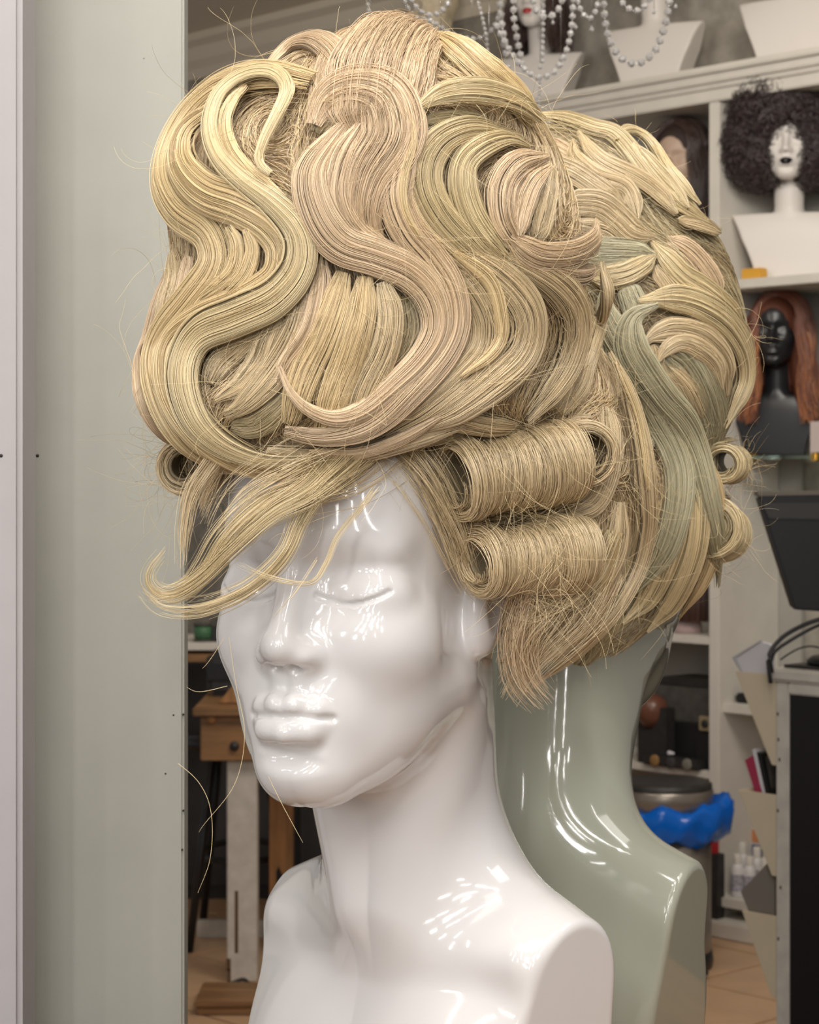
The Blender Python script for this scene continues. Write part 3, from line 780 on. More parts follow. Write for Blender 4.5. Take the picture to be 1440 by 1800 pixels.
def bm_obj(name, bm, m, parent=None, loc=None, rotz=0.0, smooth=False, kind=None, bevel=0.0):
    if bevel:
        bmesh.ops.bevel(bm, geom=list(bm.edges), offset=bevel, segments=2, affect='EDGES', clamp_overlap=True)
    bmesh.ops.recalc_face_normals(bm, faces=bm.faces)
    me = bpy.data.meshes.new(name); bm.to_mesh(me); bm.free()
    o = link_mesh(name, me, m, parent, loc, kind, smooth)
    o.rotation_euler = (0, 0, rotz)
    return o
def box(name, m, lo, hi, parent=None, bevel=.002, kind=None, rotz=0.0, origin=None):
    """box between the corners lo and hi (in the parent's frame); origin at its foot"""
    lo = np.array(lo, float); hi = np.array(hi, float)
    o = np.array([(lo[0] + hi[0]) / 2, (lo[1] + hi[1]) / 2, lo[2]]) if origin is None else np.array(origin)
    bm = bmesh.new(); bmesh.ops.create_cube(bm, size=1)
    for v in bm.verts: v.co = Vector((lo + hi) / 2 - o + np.array(v.co) * (hi - lo))
    b = min(bevel, .3 * float((hi - lo).min()))
    return bm_obj(name, bm, m, parent, o, rotz, kind=kind, bevel=b)
def lathe(name, m, prof, parent=None, loc=(0, 0, 0), seg=32, smooth=True, kind=None, squash=1.0):
    n = len(prof); a = np.linspace(0, 2 * math.pi, seg, endpoint=False)
    V = np.array([[r * math.cos(t), r * math.sin(t) * squash, z] for r, z in prof for t in a])
    i = np.arange(n - 1)[:, None] * seg + np.arange(seg)[None]; j = np.arange(n - 1)[:, None] * seg + (np.arange(seg)[None] + 1) % seg
    me = np_mesh(name, V, np.stack([i, j, j + seg, i + seg], -1).reshape(-1, 4))
    o = link_mesh(name, me, m, parent, loc, kind, smooth)
    return o
def tube(name, m, pts, r, parent=None, kind=None, seg=8, closed=False):
    P = np.array(pts, float); T = norm(np.gradient(P, axis=0)); up = np.array([0.13, .2, 1.0])
    B = norm(np.cross(T, up)); N = np.cross(B, T); n = len(P)
    a = np.linspace(0, 2 * math.pi, seg, endpoint=False); rr = np.broadcast_to(r, (n,))
    V = (P[:, None] + (B[:, None] * np.cos(a)[None, :, None] + N[:, None] * np.sin(a)[None, :, None]) * rr[:, None, None]).reshape(-1, 3)
    i = np.arange(n - 1)[:, None] * seg + np.arange(seg)[None]; j = np.arange(n - 1)[:, None] * seg + (np.arange(seg)[None] + 1) % seg
    Qd = np.stack([i, j, j + seg, i + seg], -1).reshape(-1, 4)
    bm = bmesh.new(); vs = [bm.verts.new(v) for v in V]
    for q in Qd: bm.faces.new([vs[k] for k in q])
    bm.faces.new(vs[:seg][::-1]); bm.faces.new(vs[-seg:])
    return bm_obj(name, bm, m, parent, None, 0, smooth=True, kind=kind)
def prism(name, m, poly2, d0, d1, parent=None, loc=None, bevel=.0015, kind=None):
    """outline in (x, z) swept along y from d0 to d1"""
    bm = bmesh.new()
    a = [bm.verts.new((x, d0, z)) for x, z in poly2]; b = [bm.verts.new((x, d1, z)) for x, z in poly2]
    bm.faces.new(a); bm.faces.new(b[::-1])
    for i in range(len(a)):
        j = (i + 1) % len(a); bm.faces.new([a[j], a[i], b[i], b[j]])
    return bm_obj(name, bm, m, parent, loc, 0, kind=kind, bevel=bevel)

M_shelf = mat('white_painted_wood', (.70, .665, .60), rough=.45, noise=.05, nscale=9, bump=.04)
M_wall = mat('grey_patterned_wallpaper', (.36, .335, .29), rough=.8, noise=.22, nscale=16, bump=.03)
M_panel = mat('greenish_wall_reflection', (.43, .43, .375), rough=.55, noise=.02, nscale=30, bump=.05)  # reflected left wall, its greenish tint put into the colour
M_strip = mat('white_painted_wall', (.47, .445, .45), rough=.6, noise=.02, nscale=30, bump=.04)
M_tile = mat('terracotta_beige_tile', (.60, .39, .235), rough=.4, noise=.10, nscale=6)
M_grout = mat('dark_grout', (.13, .09, .065), rough=.9)
M_ceil = mat('cream_ceiling_paint', (.75, .68, .56), rough=.8)
M_black = mat('black_plastic', (.012, .012, .013), rough=.4)
M_dark = mat('charcoal_surface', (.028, .026, .025), rough=.5, noise=.2, nscale=40)
M_screw = mat('dark_screw_steel', (.05, .045, .04), rough=.4, metal=.8)
M_wood = mat('brown_stained_wood', (.26, .135, .055), rough=.5, noise=.35, nscale=5, stretch=(1, 8, 8))
M_wood2 = mat('orange_pine_wood', (.40, .20, .075), rough=.5, noise=.3, nscale=5, stretch=(8, 8, 1))
M_brass = mat('polished_brass', (.85, .58, .18), rough=.2, metal=1)
M_cream = mat('cream_card', (.72, .62, .45), rough=.55, noise=.03, nscale=12)
M_paper = mat('white_paper', (.72, .70, .73), rough=.7)

# walls, floor, ceiling
floor = box('floor', M_grout, (-4.5, -2.0, -.06), (4.5, 10.5, -.006), bevel=0, kind='structure')
box('display_counter', M_wood, (-.172, .90, .985), (.62, 1.68, 1.018), bevel=.003)
dc = bpy.data.objects['display_counter']; tag(dc, 'brown wooden counter that carries the front bust and its mirror image', 'counter')
for x in (-.36, .36):
    for y in (.95, 1.63):
        box('leg', M_wood, (x - .03 - 0, y - .03 - 1.29, -.985), (x + .03, y + .03 - 1.29, 0), parent=dc, bevel=.003)
T = .42; tiles = []
tm = None
for i in range(-5, 5):
    for j in range(-7, 3):
        c = S0 + (i + .35) * T * SE + (j + .15) * T * SB
        if not (5.2 < c[1] < 9.4 and abs(c[0]) < c[1] * .2 + .35): continue
        if tm is None:
            o = box('tile', M_tile, (-T / 2 + .004, -T / 2 + .004, 0), (T / 2 - .004, T / 2 - .004, .012), parent=floor, bevel=.002)
            tm = o.data
        else:
            o = bpy.data.objects.new('tile', tm); COL.objects.link(o); o.parent = floor
        o.location = Vector((c[0], c[1], -.012)) - floor.location + Vector((0, 0, .0)); o.rotation_euler = (0, 0, SA)
def wall_box(name, m, t0, t1, b0, b1, z0, z1, kind='structure', bevel=0.002):
    o = box(name, m, (t0, b0, z0), (t1, b1, z1), bevel=bevel, kind=kind)
    l = o.location.copy(); o.location = shelf_world(l.x, l.y, l.z); o.rotation_euler = (0, 0, SA)
    return o
wall_box('wall_back', M_wall, -4.2, 3.2, .33, .43, 0, 3.36)
ceil = box('ceiling', M_ceil, (-4.5, 1.0, 3.36), (4.5, 10.5, 3.44), bevel=0, kind='structure')
pr = [(0, 0), (.0, .03), (.03, .045), (.05, .09), (.09, .12), (.10, .17), (.14, .17), (.14, 0)]
o = prism('trim_1', M_ceil, [(.33 - .0 - y * 1.0, 3.36 - z) for y, z in [(0, 0), (0, .17), (.02, .17), (.03, .13), (.06, .10), (.08, .05), (.12, .03), (.12, 0)]], -4.2, 3.2, kind='structure', bevel=0)
o.matrix_world = Matrix.Translation(shelf_world(0, 0, 0)) @ Matrix.Rotation(SA, 4, 'Z') @ Matrix(((0, 1, 0, 0), (1, 0, 0, 0), (0, 0, 1, 0), (0, 0, 0, 1)))
wall_box('baseboard_back', M_shelf, -4.2, -1.0, .30, .33, 0, .12)

# left: near wall strip and its mirror image, built as a board beside it
strip = box('wall_left', M_strip, (-.75, 1.50, .0), ((38 - 720) / F * 1.5, 1.56, 2.6), bevel=.004, kind='structure')
panel = box('wall_left', M_panel, ((40 - 720) / F * 1.64 - .02, 1.61, .0), ((326 - 720) / F * 1.62, 1.64, 2.6), bevel=.002, kind='structure')
sm = None
for par, us in ((strip, [(2, 801, 1.5)]), (panel, [(66, 801, 1.61), (305, 1257, 1.61), (322, 1256, 1.61), (291, 1360, 1.61), (320, 1494, 1.61), (328 - 6, 1425, 1.61), (253, 102, 1.61)])):
    for u, v, d in us:
        p = px(u, v, d) - par.location
        r = .0013 if u < 70 else .0007
        so = lathe('screw', M_screw if u != 253 else M_panel, [(0, .0006), (r * .5, .0006), (r, .0002), (r, -.002)], par, (0, 0, 0), seg=12)
        so.location = p; so.rotation_euler = (math.pi / 2, 0, 0)

# shelf unit
unit = empty('shelf_unit', shelf_world(0, 0, 0), SA, 'tall white painted wall shelf unit with a moulded cornice, at the right', 'shelf')
tL, _, zc = shelf_pt(930, 180); tR = shelf_pt(1440, 93)[0] + .35
zc = shelf_pt(1250, 122)[2]
tP = shelf_pt(1246, 600)[0]; tP2 = shelf_pt(1264, 600)[0]
for k, (dz0, dz1, fr) in enumerate([(0, .022, -.055), (.022, .05, -.035), (.05, .066, -.02), (.066, .105, -.008)]):
    box('cornice', M_shelf, (tL - .6, fr, zc - dz1), (tR, .31, zc - dz0), unit, bevel=.004)
ZTOP = zc - .105
box('upright', M_shelf, (tP, 0, 0), (tP2, .31, ZTOP), unit, bevel=.003)
box('upright', M_shelf, (tL - .6, 0, 0), (tL - .565, .31, ZTOP), unit, bevel=.003)
box('upright', M_shelf, (tR - .03, 0, 0), (tR, .31, ZTOP), unit, bevel=.003)
M_inner = mat('grey_shelf_back', (.40, .385, .35), rough=.7, noise=.06, nscale=8)
box('back_panel', M_inner, (tL - .6, .31, 0), (tP2 + .09, .325, ZTOP), unit, bevel=.001)
box('back_panel', M_inner, (tP2 + .09, .312, 1.6), (tR, .325, ZTOP), unit, bevel=.001)
zA = shelf_pt(1360, 486)[2]; zU = shelf_pt(1220, 1118)[2]; zW = shelf_pt(1296, 1240)[2]; zF = shelf_pt(1270, 1575)[2]
box('shelf_board', M_shelf, (tP2, -.002, zA - .03), (tR - .03, .31, zA), unit)
zB2 = shelf_pt(1196, 500)[2]
box('shelf_board', M_shelf, (tL - .565, 0, zB2 - .03), (tP, .31, zB2), unit)
box('shelf_board', M_shelf, (tL - .565, 0, zU - .025), (tP, .31, zU), unit)
zV = shelf_pt(1200, 1350)[2]
box('shelf_board', M_shelf, (tL - .565, 0, zV - .025), (tP, .31, zV), unit)
box('shelf_board', M_shelf, (tP2, .02, zW - .03), (tR - .03, .31, zW), unit)
box('shelf_board', M_shelf, (tP2, -.02, zF - .03), (tR - .03, .31, zF), unit)
box('plinth', M_shelf, (tP2 - .3, -.06, 0), (tR - .03, .30, .055), unit, bevel=.006)
# glass shelf
M_glass = bpy.data.materials.new('green_edged_glass'); M_glass.use_nodes = True
b = M_glass.node_tree.nodes['Principled BSDF']; b.inputs['Base Color'].default_value = (.55, .75, .68, 1); b.inputs['Transmission Weight'].default_value = 1; b.inputs['Roughness'].default_value = .02
zG = shelf_pt(1370, 801)[2]
gs = empty('glass_shelf', shelf_world(0, 0, 0), SA, 'thin glass wall shelf on brass brackets under the redhead wig', 'shelf')
tg0 = shelf_pt(1306, 800)[0]; tg1 = tR - .035
box('glass_pane', M_glass, (tg0, .03, zG - .010), (tg1, .31, zG), gs, bevel=.001)
for u in (1312, 1436):
    t = shelf_pt(u, 800, .04)[0]
    box('bracket', M_brass, (t - .012, .02, zG - .018), (t + .012, .09, zG + .010), gs, bevel=.004)

# ------------------------------------------------------------------ display busts and their wigs
def shop_bust_field(p):
    s = sym(p)
    d = face_base(s)
    d = smin(d, cap(s, (0, -.030, -.03), (0, -.038, -.20), .050, .046), .02)
    t = ell(s, (0, -.035, -.235), (.21, .050, .035))
    w = .125 + .06 * np.clip((-.21 - s[:, 2]) / -.22 + 1, 0, 1.2) ** 2 - .02 * np.clip((-.30 - s[:, 2]) / .1, 0, 1)
    b = np.maximum(np.abs(s[:, 0]) - w, np.maximum(np.abs(s[:, 1] + .035) - .055, np.abs(s[:, 2] + .33) - .115))
    b = smax(b, ell(s, (0, -.035, -.36), (.30, .062, .19)), .01)
    d = smin(d, b, .02)
    return smax(d, -(p[:, 2] + .43), .004)
SV, SQ = surface_net(shop_bust_field, (-.24, -.13, -.45), (.24, .13, .15), .0042)
FLIP = np.array([[1, 0, 0], [0, -1, 0], [0, 0, 1]])
SHOP = {}
def shop_bust(m, loc, yaw, scale, label, lips=None, name='display_bust'):
    """yaw 0 looks towards the camera (-y); loc is the foot of the bust"""
    if m.name not in SHOP:
        me = np_mesh(name, (SV @ FLIP + np.array([0, 0, .43])), SQ[:, ::-1]); me.materials.append(m); me.shade_smooth(); SHOP[m.name] = me
    o = bpy.data.objects.new(name, SHOP[m.name]); COL.objects.link(o)
    o.location = loc; o.rotation_euler = (0, 0, yaw); o.scale = (scale,) * 3
    tag(o, label, 'mannequin', 'display busts on the shelves')
    if lips:
        l = shop_lips(lips); l.parent = o
    return o
def shop_lips(m):
    V = []; n = 18
    prof = np.linspace(-1, 1, n); pts = []
    for x in prof:
        a = abs(x); pts.append((x * .027, -(.1085 - .024 * a ** 1.6), .43 - .0668 - .001 * a, .0085 * math.sqrt(max(.02, 1 - a ** 2.2))))
    P = np.array([q[:3] for q in pts]); r = np.array([q[3] for q in pts])
    a = np.linspace(0, 2 * math.pi, 12, endpoint=False)
    V = (P[:, None] + np.stack([0 * a, -.55 * np.cos(a), 1.25 * np.sin(a)], 1)[None] * r[:, None, None]).reshape(-1, 3)
    i = np.arange(n - 1)[:, None] * 12 + np.arange(12)[None]; j = np.arange(n - 1)[:, None] * 12 + (np.arange(12)[None] + 1) % 12
    return link_mesh('lips', np_mesh('lips', V, np.stack([i, j, j + 12, i + 12], -1).reshape(-1, 4)), m, smooth=True)

M_wbust = mat('matt_white_bust', (.74, .70, .66), rough=.45)
M_bbust = mat('black_gloss_bust', (.018, .019, .021), rough=.3)
M_sbust = mat('skin_toned_bust', (.50, .36, .27), rough=.45)
M_lipk = mat('black_lips', (.01, .008, .009), rough=.3); M_lipr = mat('red_lips', (.45, .03, .03), rough=.3)

def bust_at(u, v_foot, back, yaw_off, scale, *a, **k):
    t, b_, z = shelf_pt(u, v_foot, back)
    return t, z
def place_bust(u, z, back, yaw, scale, m, label, lips=None):
    t = shelf_pt(u, 400, back)[0]
    p = shelf_world(t, back, z)
    return shop_bust(m, p, yaw, scale, label, lips)

def hair_dark(name, col, rough=.35):
    return hair_mat(name, col, .5, rough)
def shop_wig(bustobj, label, shape, tone_mat, base_mat, n, rad, curly=False, length=.3, part=0.0, group=None, tip=None):
    """a wig on a display bust: a shaped cap and strands combed down from a parting (or tight curls)"""
    sc = bustobj.scale.x; yaw = bustobj.rotation_euler.z
    w = empty('wig', bustobj.location, yaw, label, 'wig', 'wigs on the shelf busts'); w.scale = bustobj.scale
    rng = np.random.default_rng(len(label) * 31)
    if curly:
        balls = [((.0, .01, .46 + .10), (.17, .14, .115)), ((-.09, .02, .43), (.105, .11, .13)), ((.09, .02, .43), (.105, .11, .13)), ((0, .06, .45), (.15, .09, .15)),
                 ((-.06, -.055, .50), (.075, .055, .035)), ((.05, -.06, .505), (.075, .05, .035))]
        def fld(p):
            d = None
            for c, r in balls:
                e = ell(p, c, r); d = e if d is None else smin(d, e, .03)
            hole = ell(p, (0.0, -.11, .405), (.058, .10, .085))
            return smax(d, -hole, .02)
        V, Q = surface_net(fld, (-.25, -.2, .25), (.25, .25, .75), .009)
        bump = .5 * np.sin(V[:, 0] * 160) * np.sin(V[:, 1] * 170) * np.sin(V[:, 2] * 150) * .012
        G = grad(fld, V.astype(np.float32)); V = V + G * bump[:, None]
        link_mesh('wig_cap', np_mesh('wig_cap', V, Q), base_mat, w, smooth=True)
        i = rng.integers(0, len(V), n); M = 26; s = np.linspace(0, 1, M)
        g = G[i]; a1 = norm(np.cross(g, [.1, .2, 1])); a2 = np.cross(g, a1); r = rng.uniform(.006, .012, n); turns = rng.uniform(1.5, 3.2, n); ph = rng.uniform(0, 6.28, n)
        drift = norm(g + rng.normal(0, .6, (n, 3)) + [0, 0, -.4]) * rng.uniform(.012, .045, n)[:, None]
        an = ph[:, None] + turns[:, None] * 6.28 * s[None]
        X = V[i][:, None] - g[:, None] * .006 + drift[:, None] * s[None, :, None] + (a1[:, None] * np.cos(an)[..., None] + a2[:, None] * np.sin(an)[..., None]) * r[:, None, None]
        curves_obj('curl', X.reshape(-1, 3), [M] * n, np.full(n * M, rad), tone_mat, w)
        return w
    # straight or wavy: strands leave the parting, pass over the crown ellipsoid and fall
    M = 26; s = np.linspace(0, 1, M)
    side = rng.choice([-1, 1], n); back = rng.uniform(-.075, .10, n) ** 1.0       # position along the parting, front (-y) to back
    ang_end = 1.0; c = np.array([0, .012, .475]); rx, ry, rz = .088, .110, .105
    y0 = np.clip(back, -.085, .10)
    reach = rng.uniform(.75, 1.0, n) * length
    X = np.zeros((n, M, 3)); flare = shape
    for k, t in enumerate(s):
        arc = np.minimum(t * 2.4, 1.0) * (math.pi / 2)                            # over the crown
        fall = np.maximum(0, t - .42) / .58
        yy = y0 + (.010 + .35 * y0) * np.sin(arc) * .4
        k_ = np.sqrt(np.maximum(.08, 1 - ((yy - 0) / (ry * 1.02)) ** 2))
        x = part + side * (np.sin(arc) * rx * (k_ * .6 + .4)); z = c[2] + np.cos(arc) * rz * k_
        x = x + side * (fall * flare + .006 * np.sin(fall * 9 + y0 * 40) * (fall > 0))
        z = z - fall * reach
        X[:, k] = np.stack([x, c[1] + yy - .012 * fall * (yy < 0), z], 1)
    X += rng.normal(0, 1, (n, 1, 3)) * np.array([.006, .006, .0035]) * (.4 + 1.6 * s[None, :, None]) + np.cumsum(rng.normal(0, .0006, (n, M, 3)), 1)
    curves_obj('strand', X.reshape(-1, 3), [M] * n, np.tile(rad * np.linspace(1, .7, M), n), tone_mat, w)
    if tip is not None:
        q = rng.random(n) < .35
        Y = X[q][:, 13:] + rng.normal(0, .003, (q.sum(), 1, 3)) + np.array([0, -.004, 0])
        curves_obj('coloured_tip', Y.reshape(-1, 3), [M - 13] * len(Y), np.full(Y.shape[0] * (M - 13), rad), tip, w)
    # cap beneath
    def fld(p):
        d = ell(p, c, (rx * 1.02, ry, rz * .98)); s_ = sym(p)
        dr = cap(s_, (rx * .82, .01, c[2] - .02), (rx * .95 + flare * .8, .01, c[2] - length * .85), .042, .034)
        d = smin(d, dr, .02); d = smin(d, cap(p, (0, .06, c[2]), (0, .055, c[2] - length * .85), .06, .05), .03)
        return smax(d, -ell(p, (0, -.12, .405), (.060, .10, .105)), .012)
    V, Q = surface_net(fld, (-.2, -.15, 0.05), (.2, .2, .62), .008)
    link_mesh('wig_cap', np_mesh('wig_cap', V, Q), base_mat, w, smooth=True)
    return w

H_dark = hair_dark('dark_brown_hair', (.055, .026, .020)); H_aub = hair_dark('black_cherry_hair', (.030, .014, .014)); H_red = hair_dark('copper_red_hair', (.23, .060, .022)); H_tip = hair_dark('orange_hair', (.50, .17, .03))
H_brn = hair_dark('chestnut_hair', (.085, .036, .022))
C_dark = mat('dark_wig_cap', (.030, .015, .012), rough=.7); C_aub = mat('black_cherry_cap', (.018, .009, .009), rough=.8); C_red = mat('copper_wig_cap', (.11, .03, .012), rough=.7)
YC = 0.0
b1 = place_bust(1386, zA, .13, -.25, 1.0, M_wbust, 'white display bust with black lips under a dark curly wig', M_lipk)
shop_wig(b1, 'huge round dark curly wig on the white bust with black lips', 0, H_aub, C_aub, 5200, .0011, curly=True)
b2 = place_bust(1196, zB2, .14, -.55, .98, M_sbust, 'skin toned display bust under a dark straight bob, left of the white upright')
shop_wig(b2, 'dark brown straight wig on the bust left of the white upright', .012, H_dark, C_dark, 3000, .0013, length=.28)
b3 = place_bust(1364, zG + .001, .16, -.30, .92, M_bbust, 'black display bust under a copper red wig on the glass shelf')
shop_wig(b3, 'copper red long wig with orange tips on the black bust', .022, H_red, C_red, 3200, .0013, length=.36, tip=H_tip, part=.018)
zT = zc
b4 = place_bust(1144, zT, .12, -.55, 1.0, M_wbust, 'bare white display bust on top of the cornice behind the bead swag')
b5 = place_bust(1388, zT, .12, -.55, 1.0, M_wbust, 'bare white display bust at the right end of the cornice top')
b6 = place_bust(944, zT, .14, -.45, .92, M_wbust, 'white display bust with red lips under a dark wig on the cornice', M_lipr)
shop_wig(b6, 'dark brown shoulder length wig on the bust with red lips', .012, H_dark, C_dark, 2200, .0013, length=.26)
b7 = place_bust(765, zT, .14, -.50, 1.0, M_cream, 'cream display bust behind the chandelier, left end of the cornice')
H='x'
# ------------------------------------------------------------------ things around the shop
def sbox(name, m, u0, u1, v0, v1, b0, b1, label=None, cat=None, group=None, parent=None, bevel=.003, z_on=None):
    """a box whose front face fills the image rectangle, standing b0..b1 behind the shelf front"""
    t0, _, z1 = shelf_pt(u0, v0, b0); t1, _, z0 = shelf_pt(u1, v1, b0)
    if z_on is not None: z0 = z_on
    o = wall_box(name, m, t0, t1, b0, b1, z0, z1, kind='', bevel=bevel)
    if 'kind' in o: del o['kind']
    return tag(o, label, cat, group)

M_amber = mat('amber_plastic', (.75, .40, .05), rough=.4); M_grey = mat('grey_brown_box', (.085, .078, .068), rough=.6, noise=.25, nscale=30)
sbox('tag_holder', M_amber, 1303, 1336, 473, 484, .02, .06, 'small amber plastic tag at the shelf edge under the curly wig', 'tag', z_on=zA)
sbox('price_card', mat('pale_pink_card', (.62, .52, .50), rough=.7), 1424, 1446, 741, 801, .12, .125, 'pale pink card standing on the glass shelf at the frame edge', 'card', z_on=zG)
# left bay of the unit
bw = sbox('storage_box', M_grey, 1150, 1247, 1190, 1240, .10, .30, 'dark grey brown box at the back of the lower bay', 'box', z_on=zV)
box('lid', M_dark, (-.2, -.105, bw.dimensions.z - .02), (.2, -.10, bw.dimensions.z + .002), bw, bevel=.002)
cs = sbox('cosmetics_case', M_black, 1120, 1236, 1262, 1312, .05, .098, 'black cosmetics case in front of the grey box', 'case', z_on=zV)
pal = empty('makeup_palette', shelf_world(shelf_pt(1190, 1345, -.01)[0], .0, zV), SA, 'dark makeup palette with three round pans on the lower board', 'palette')
box('tray', M_dark, (-.14, -.02, 0), (.095, .045, .03), pal, bevel=.004)
for i, c in enumerate([(.30, .17, .06), (.05, .045, .05), (.20, .19, .16)]):
    lathe('pan', mat('pressed_powder', c, rough=.8), [(0, .004), (.016, .004), (.019, .002), (.019, -.004)], pal, (-.085 + .068 * i, -.021, .016), seg=20).rotation_euler = (math.pi / 2, 0, 0)
t = shelf_pt(1160, 1310, .0)
br = empty('brush', shelf_world(t[0], .012, zV + .032), SA, 'white handled brush lying above the makeup palette', 'brush')
lathe('handle', M_paper, [(0, -.05), (.006, -.048), (.009, -.02), (.008, .03), (.004, .05), (0, .052)], br, (0, 0, .009), seg=14).rotation_euler = (0, math.pi / 2, 0)
tb = sbox('tile_sample', mat('tan_glazed_square', (.30, .235, .14), rough=.4), 1228, 1251, 1258, 1287, .02, .03, 'small tan square plaque with a dark round centre', 'plaque', z_on=None)
lathe('disc', M_dark, [(0, .003), (.012, .003), (.014, .001), (.014, -.002)], tb, (0, -.006, tb.dimensions.z / 2), seg=18).rotation_euler = (math.pi / 2, 0, 0)
sbox('box_support', M_black, 1222, 1256, 1287, 1345, .02, .045, 'black block under the tan plaque', 'block', z_on=zV)
rp = shelf_pt(1150, 1240, .03)
lathe('wooden_pot', mat('reddish_brown_lacquer', (.16, .065, .04), rough=.3), [(0, 0), (.03, 0), (.05, .03), (.055, .06), (.045, .09), (.02, .105), (0, .107)], None, shelf_world(rp[0], .02, zV + .12), seg=28)
tag(bpy.data.objects['wooden_pot'], 'reddish brown rounded pot at the edge of the rear neck', 'pot')
sbox('pot_stand', M_dark, 1120, 1172, 1240, 1262, .0, .045, 'dark stand under the reddish brown pot', 'stand', z_on=zV)
# brown hair piece on the upper board of that bay
hp = empty('hairpiece', shelf_world(shelf_pt(1222, 1112, .1)[0], .10, zU), SA, 'brown hairpiece on a pink stand on the small white board', 'hairpiece')
lathe('stand', mat('pinkish_foam', (.52, .38, .37), rough=.7), [(0, 0), (.05, 0), (.045, .03), (.035, .05), (.04, .09), (0, .11)], hp, (-.03, 0, 0), seg=24)
rng = np.random.default_rng(77); n = 900; M = 14; s = np.linspace(0, 1, M)
a = rng.uniform(0, 6.28, n); R = rng.uniform(.02, .055, n)
X = np.stack([(R[:, None] * np.cos(a)[:, None] * (.5 + .8 * np.sin(s * 2)[None])) - .01, R[:, None] * np.sin(a)[:, None] * (.5 + .8 * np.sin(s * 2)[None]), .19 - .15 * s[None] ** 1.4 + 0 * R[:, None]], -1)
curves_obj('hair_tress', X.reshape(-1, 3), [M] * n, np.full(n * M, .001), H_brn, hp)
lathe('core', C_dark, [(0, .09), (.035, .10), (.04, .13), (.03, .17), (0, .185)], hp, (-.01, 0, 0), seg=16)
# right of the upright
ph = sbox('black_pouch', M_black, 1290, 1330, 1218, 1241, .06, .14, 'black pouch on the white board right of the upright', 'pouch', z_on=zW, bevel=.008)
M_bot = mat('white_plastic_bottle', (.70, .68, .68), rough=.35); M_lab = mat('grey_printed_label', (.38, .37, .42), rough=.6, noise=.4, nscale=120)
bot = None
for i, (u, bk, h) in enumerate([(1297, .03, .135), (1318, .05, .13), (1306, .12, .155), (1331, .11, .15), (1345, .06, .13)]):
    p = shelf_world(shelf_pt(u, 1560, bk)[0], bk, zF)
    if bot is None:
        bot = empty('bottle', p); parts = [lathe('body', M_bot, [(0, 0), (.019, 0), (.021, .004), (.021, .085), (.016, .1), (.011, .106), (0, .106)], bot, seg=20),
            lathe('cap', M_shelf, [(.013, .104), (.013, .132), (.011, .135), (0, .135)], bot, seg=16), lathe('label', M_lab, [(.0214, .02), (.0214, .072)], bot, seg=20)]
        o = bot
    else:
        o = bot.copy(); COL.objects.link(o)
        for q in parts:
            c = q.copy(); COL.objects.link(c); c.parent = o
    o.location = p; o.scale = (1, 1, h / .135)
    tag(o, ['short white bottle, leftmost in the lower shelf', 'short white bottle second in the front row of the lower shelf', 'taller white bottle behind the leftmost one', 'taller white bottle half behind the cream pocket', 'short white bottle mostly behind the clear folder'][i], 'bottle', 'white bottles on the lower shelf')
ct = sbox('carton', mat('white_carton', (.66, .62, .60), rough=.6), 1311, 1345, 1452, 1500, .17, .25, 'white carton with orange and blue print behind the bottles', 'carton', z_on=zF)
box('label', mat('orange_print', (.62, .25, .10), rough=.6), (-.03, -.0415, ct.dimensions.z * .76), (.02, -.0405, ct.dimensions.z * .96), ct, bevel=0)
box('label', mat('blue_print', (.035, .05, .20), rough=.6), (-.025, -.0415, ct.dimensions.z * .52), (.03, -.0405, ct.dimensions.z * .72), ct, bevel=0)
sbox('red_box', mat('red_carton', (.45, .02, .025), rough=.5), 1246, 1256, 1464, 1500, -.03, -.005, 'small red carton beside the foot of the upright', 'carton', z_on=zF + .0)
sbox('floor_block', M_dark, 1243, 1260, 1500, 1590, -.045, -.003, 'dark block standing under the small red carton', 'block', z_on=.055)

# pedal bin with blue bag
M_steel = mat('brushed_steel', (.33, .29, .25), rough=.35, metal=.7)
pb = px(1168, 1640, 6.35); pb.z = 0
pb.z = 0.0
bin_ = empty('pedal_bin', pb, 0, 'brushed steel pedal bin with a blue bag, on the tiled floor', 'bin')
S_ = 6.35 / F
R = 88 * S_; zb = EYE - (1460 - HZ) * S_; zl = EYE - (1388 - HZ) * S_
lathe('foot_ring', M_black, [(0, 0), (R * .95, 0), (R * .98, .02), (R * .95, .05), (0, .05)], bin_, seg=40)
lathe('body', M_steel, [(R * .93, .045), (R * .93, zb), (R * .90, zb)], bin_, seg=48)
lathe('rim', M_steel, [(R * .90, zb + .055), (R * .96, zb + .055), (R * .98, zl), (R * .94, zl + .008)], bin_, seg=48)
lathe('lid', M_dark, [(R * .95, zl + .004), (R * .95, zl + .02), (R * .85, zl + .03), (R * .5, zl + .036), (0, zl + .038)], bin_, seg=48)
box('pedal', M_black, (-.03 + R * .5, -R - .05, .012), (.03 + R * .5, -R * .8, .03), bin_, bevel=.005)
a = np.linspace(0, 2 * math.pi, 73)[:-1]; rows = []
rng = np.random.default_rng(3)
for k, (r, z) in enumerate([(.90, zb + .075), (1.0, zb + .082), (1.08, zb + .06), (1.10, zb + .035), (1.05, zb + .0), (1.0, zb - .022), (.96, zb - .02)]):
    bul = 1 + .24 * np.exp(-((a - .0 + math.pi) % (2 * math.pi) - math.pi) ** 2 / .35) * (k in (1, 2, 3, 4)) + .035 * np.sin(a * 11 + k * .9) + .02 * np.sin(a * 23 + k * 2.1)
    rows.append(np.stack([R * r * bul * np.cos(a), R * r * bul * np.sin(a), z + .012 * np.sin(a * 7 + k) + .02 * (bul > 1.12) * (k < 4) + rng.normal(0, .002, 72)], 1))
V = np.concatenate(rows); i = np.arange(6)[:, None] * 72 + np.arange(72)[None]; j = np.arange(6)[:, None] * 72 + (np.arange(72)[None] + 1) % 72
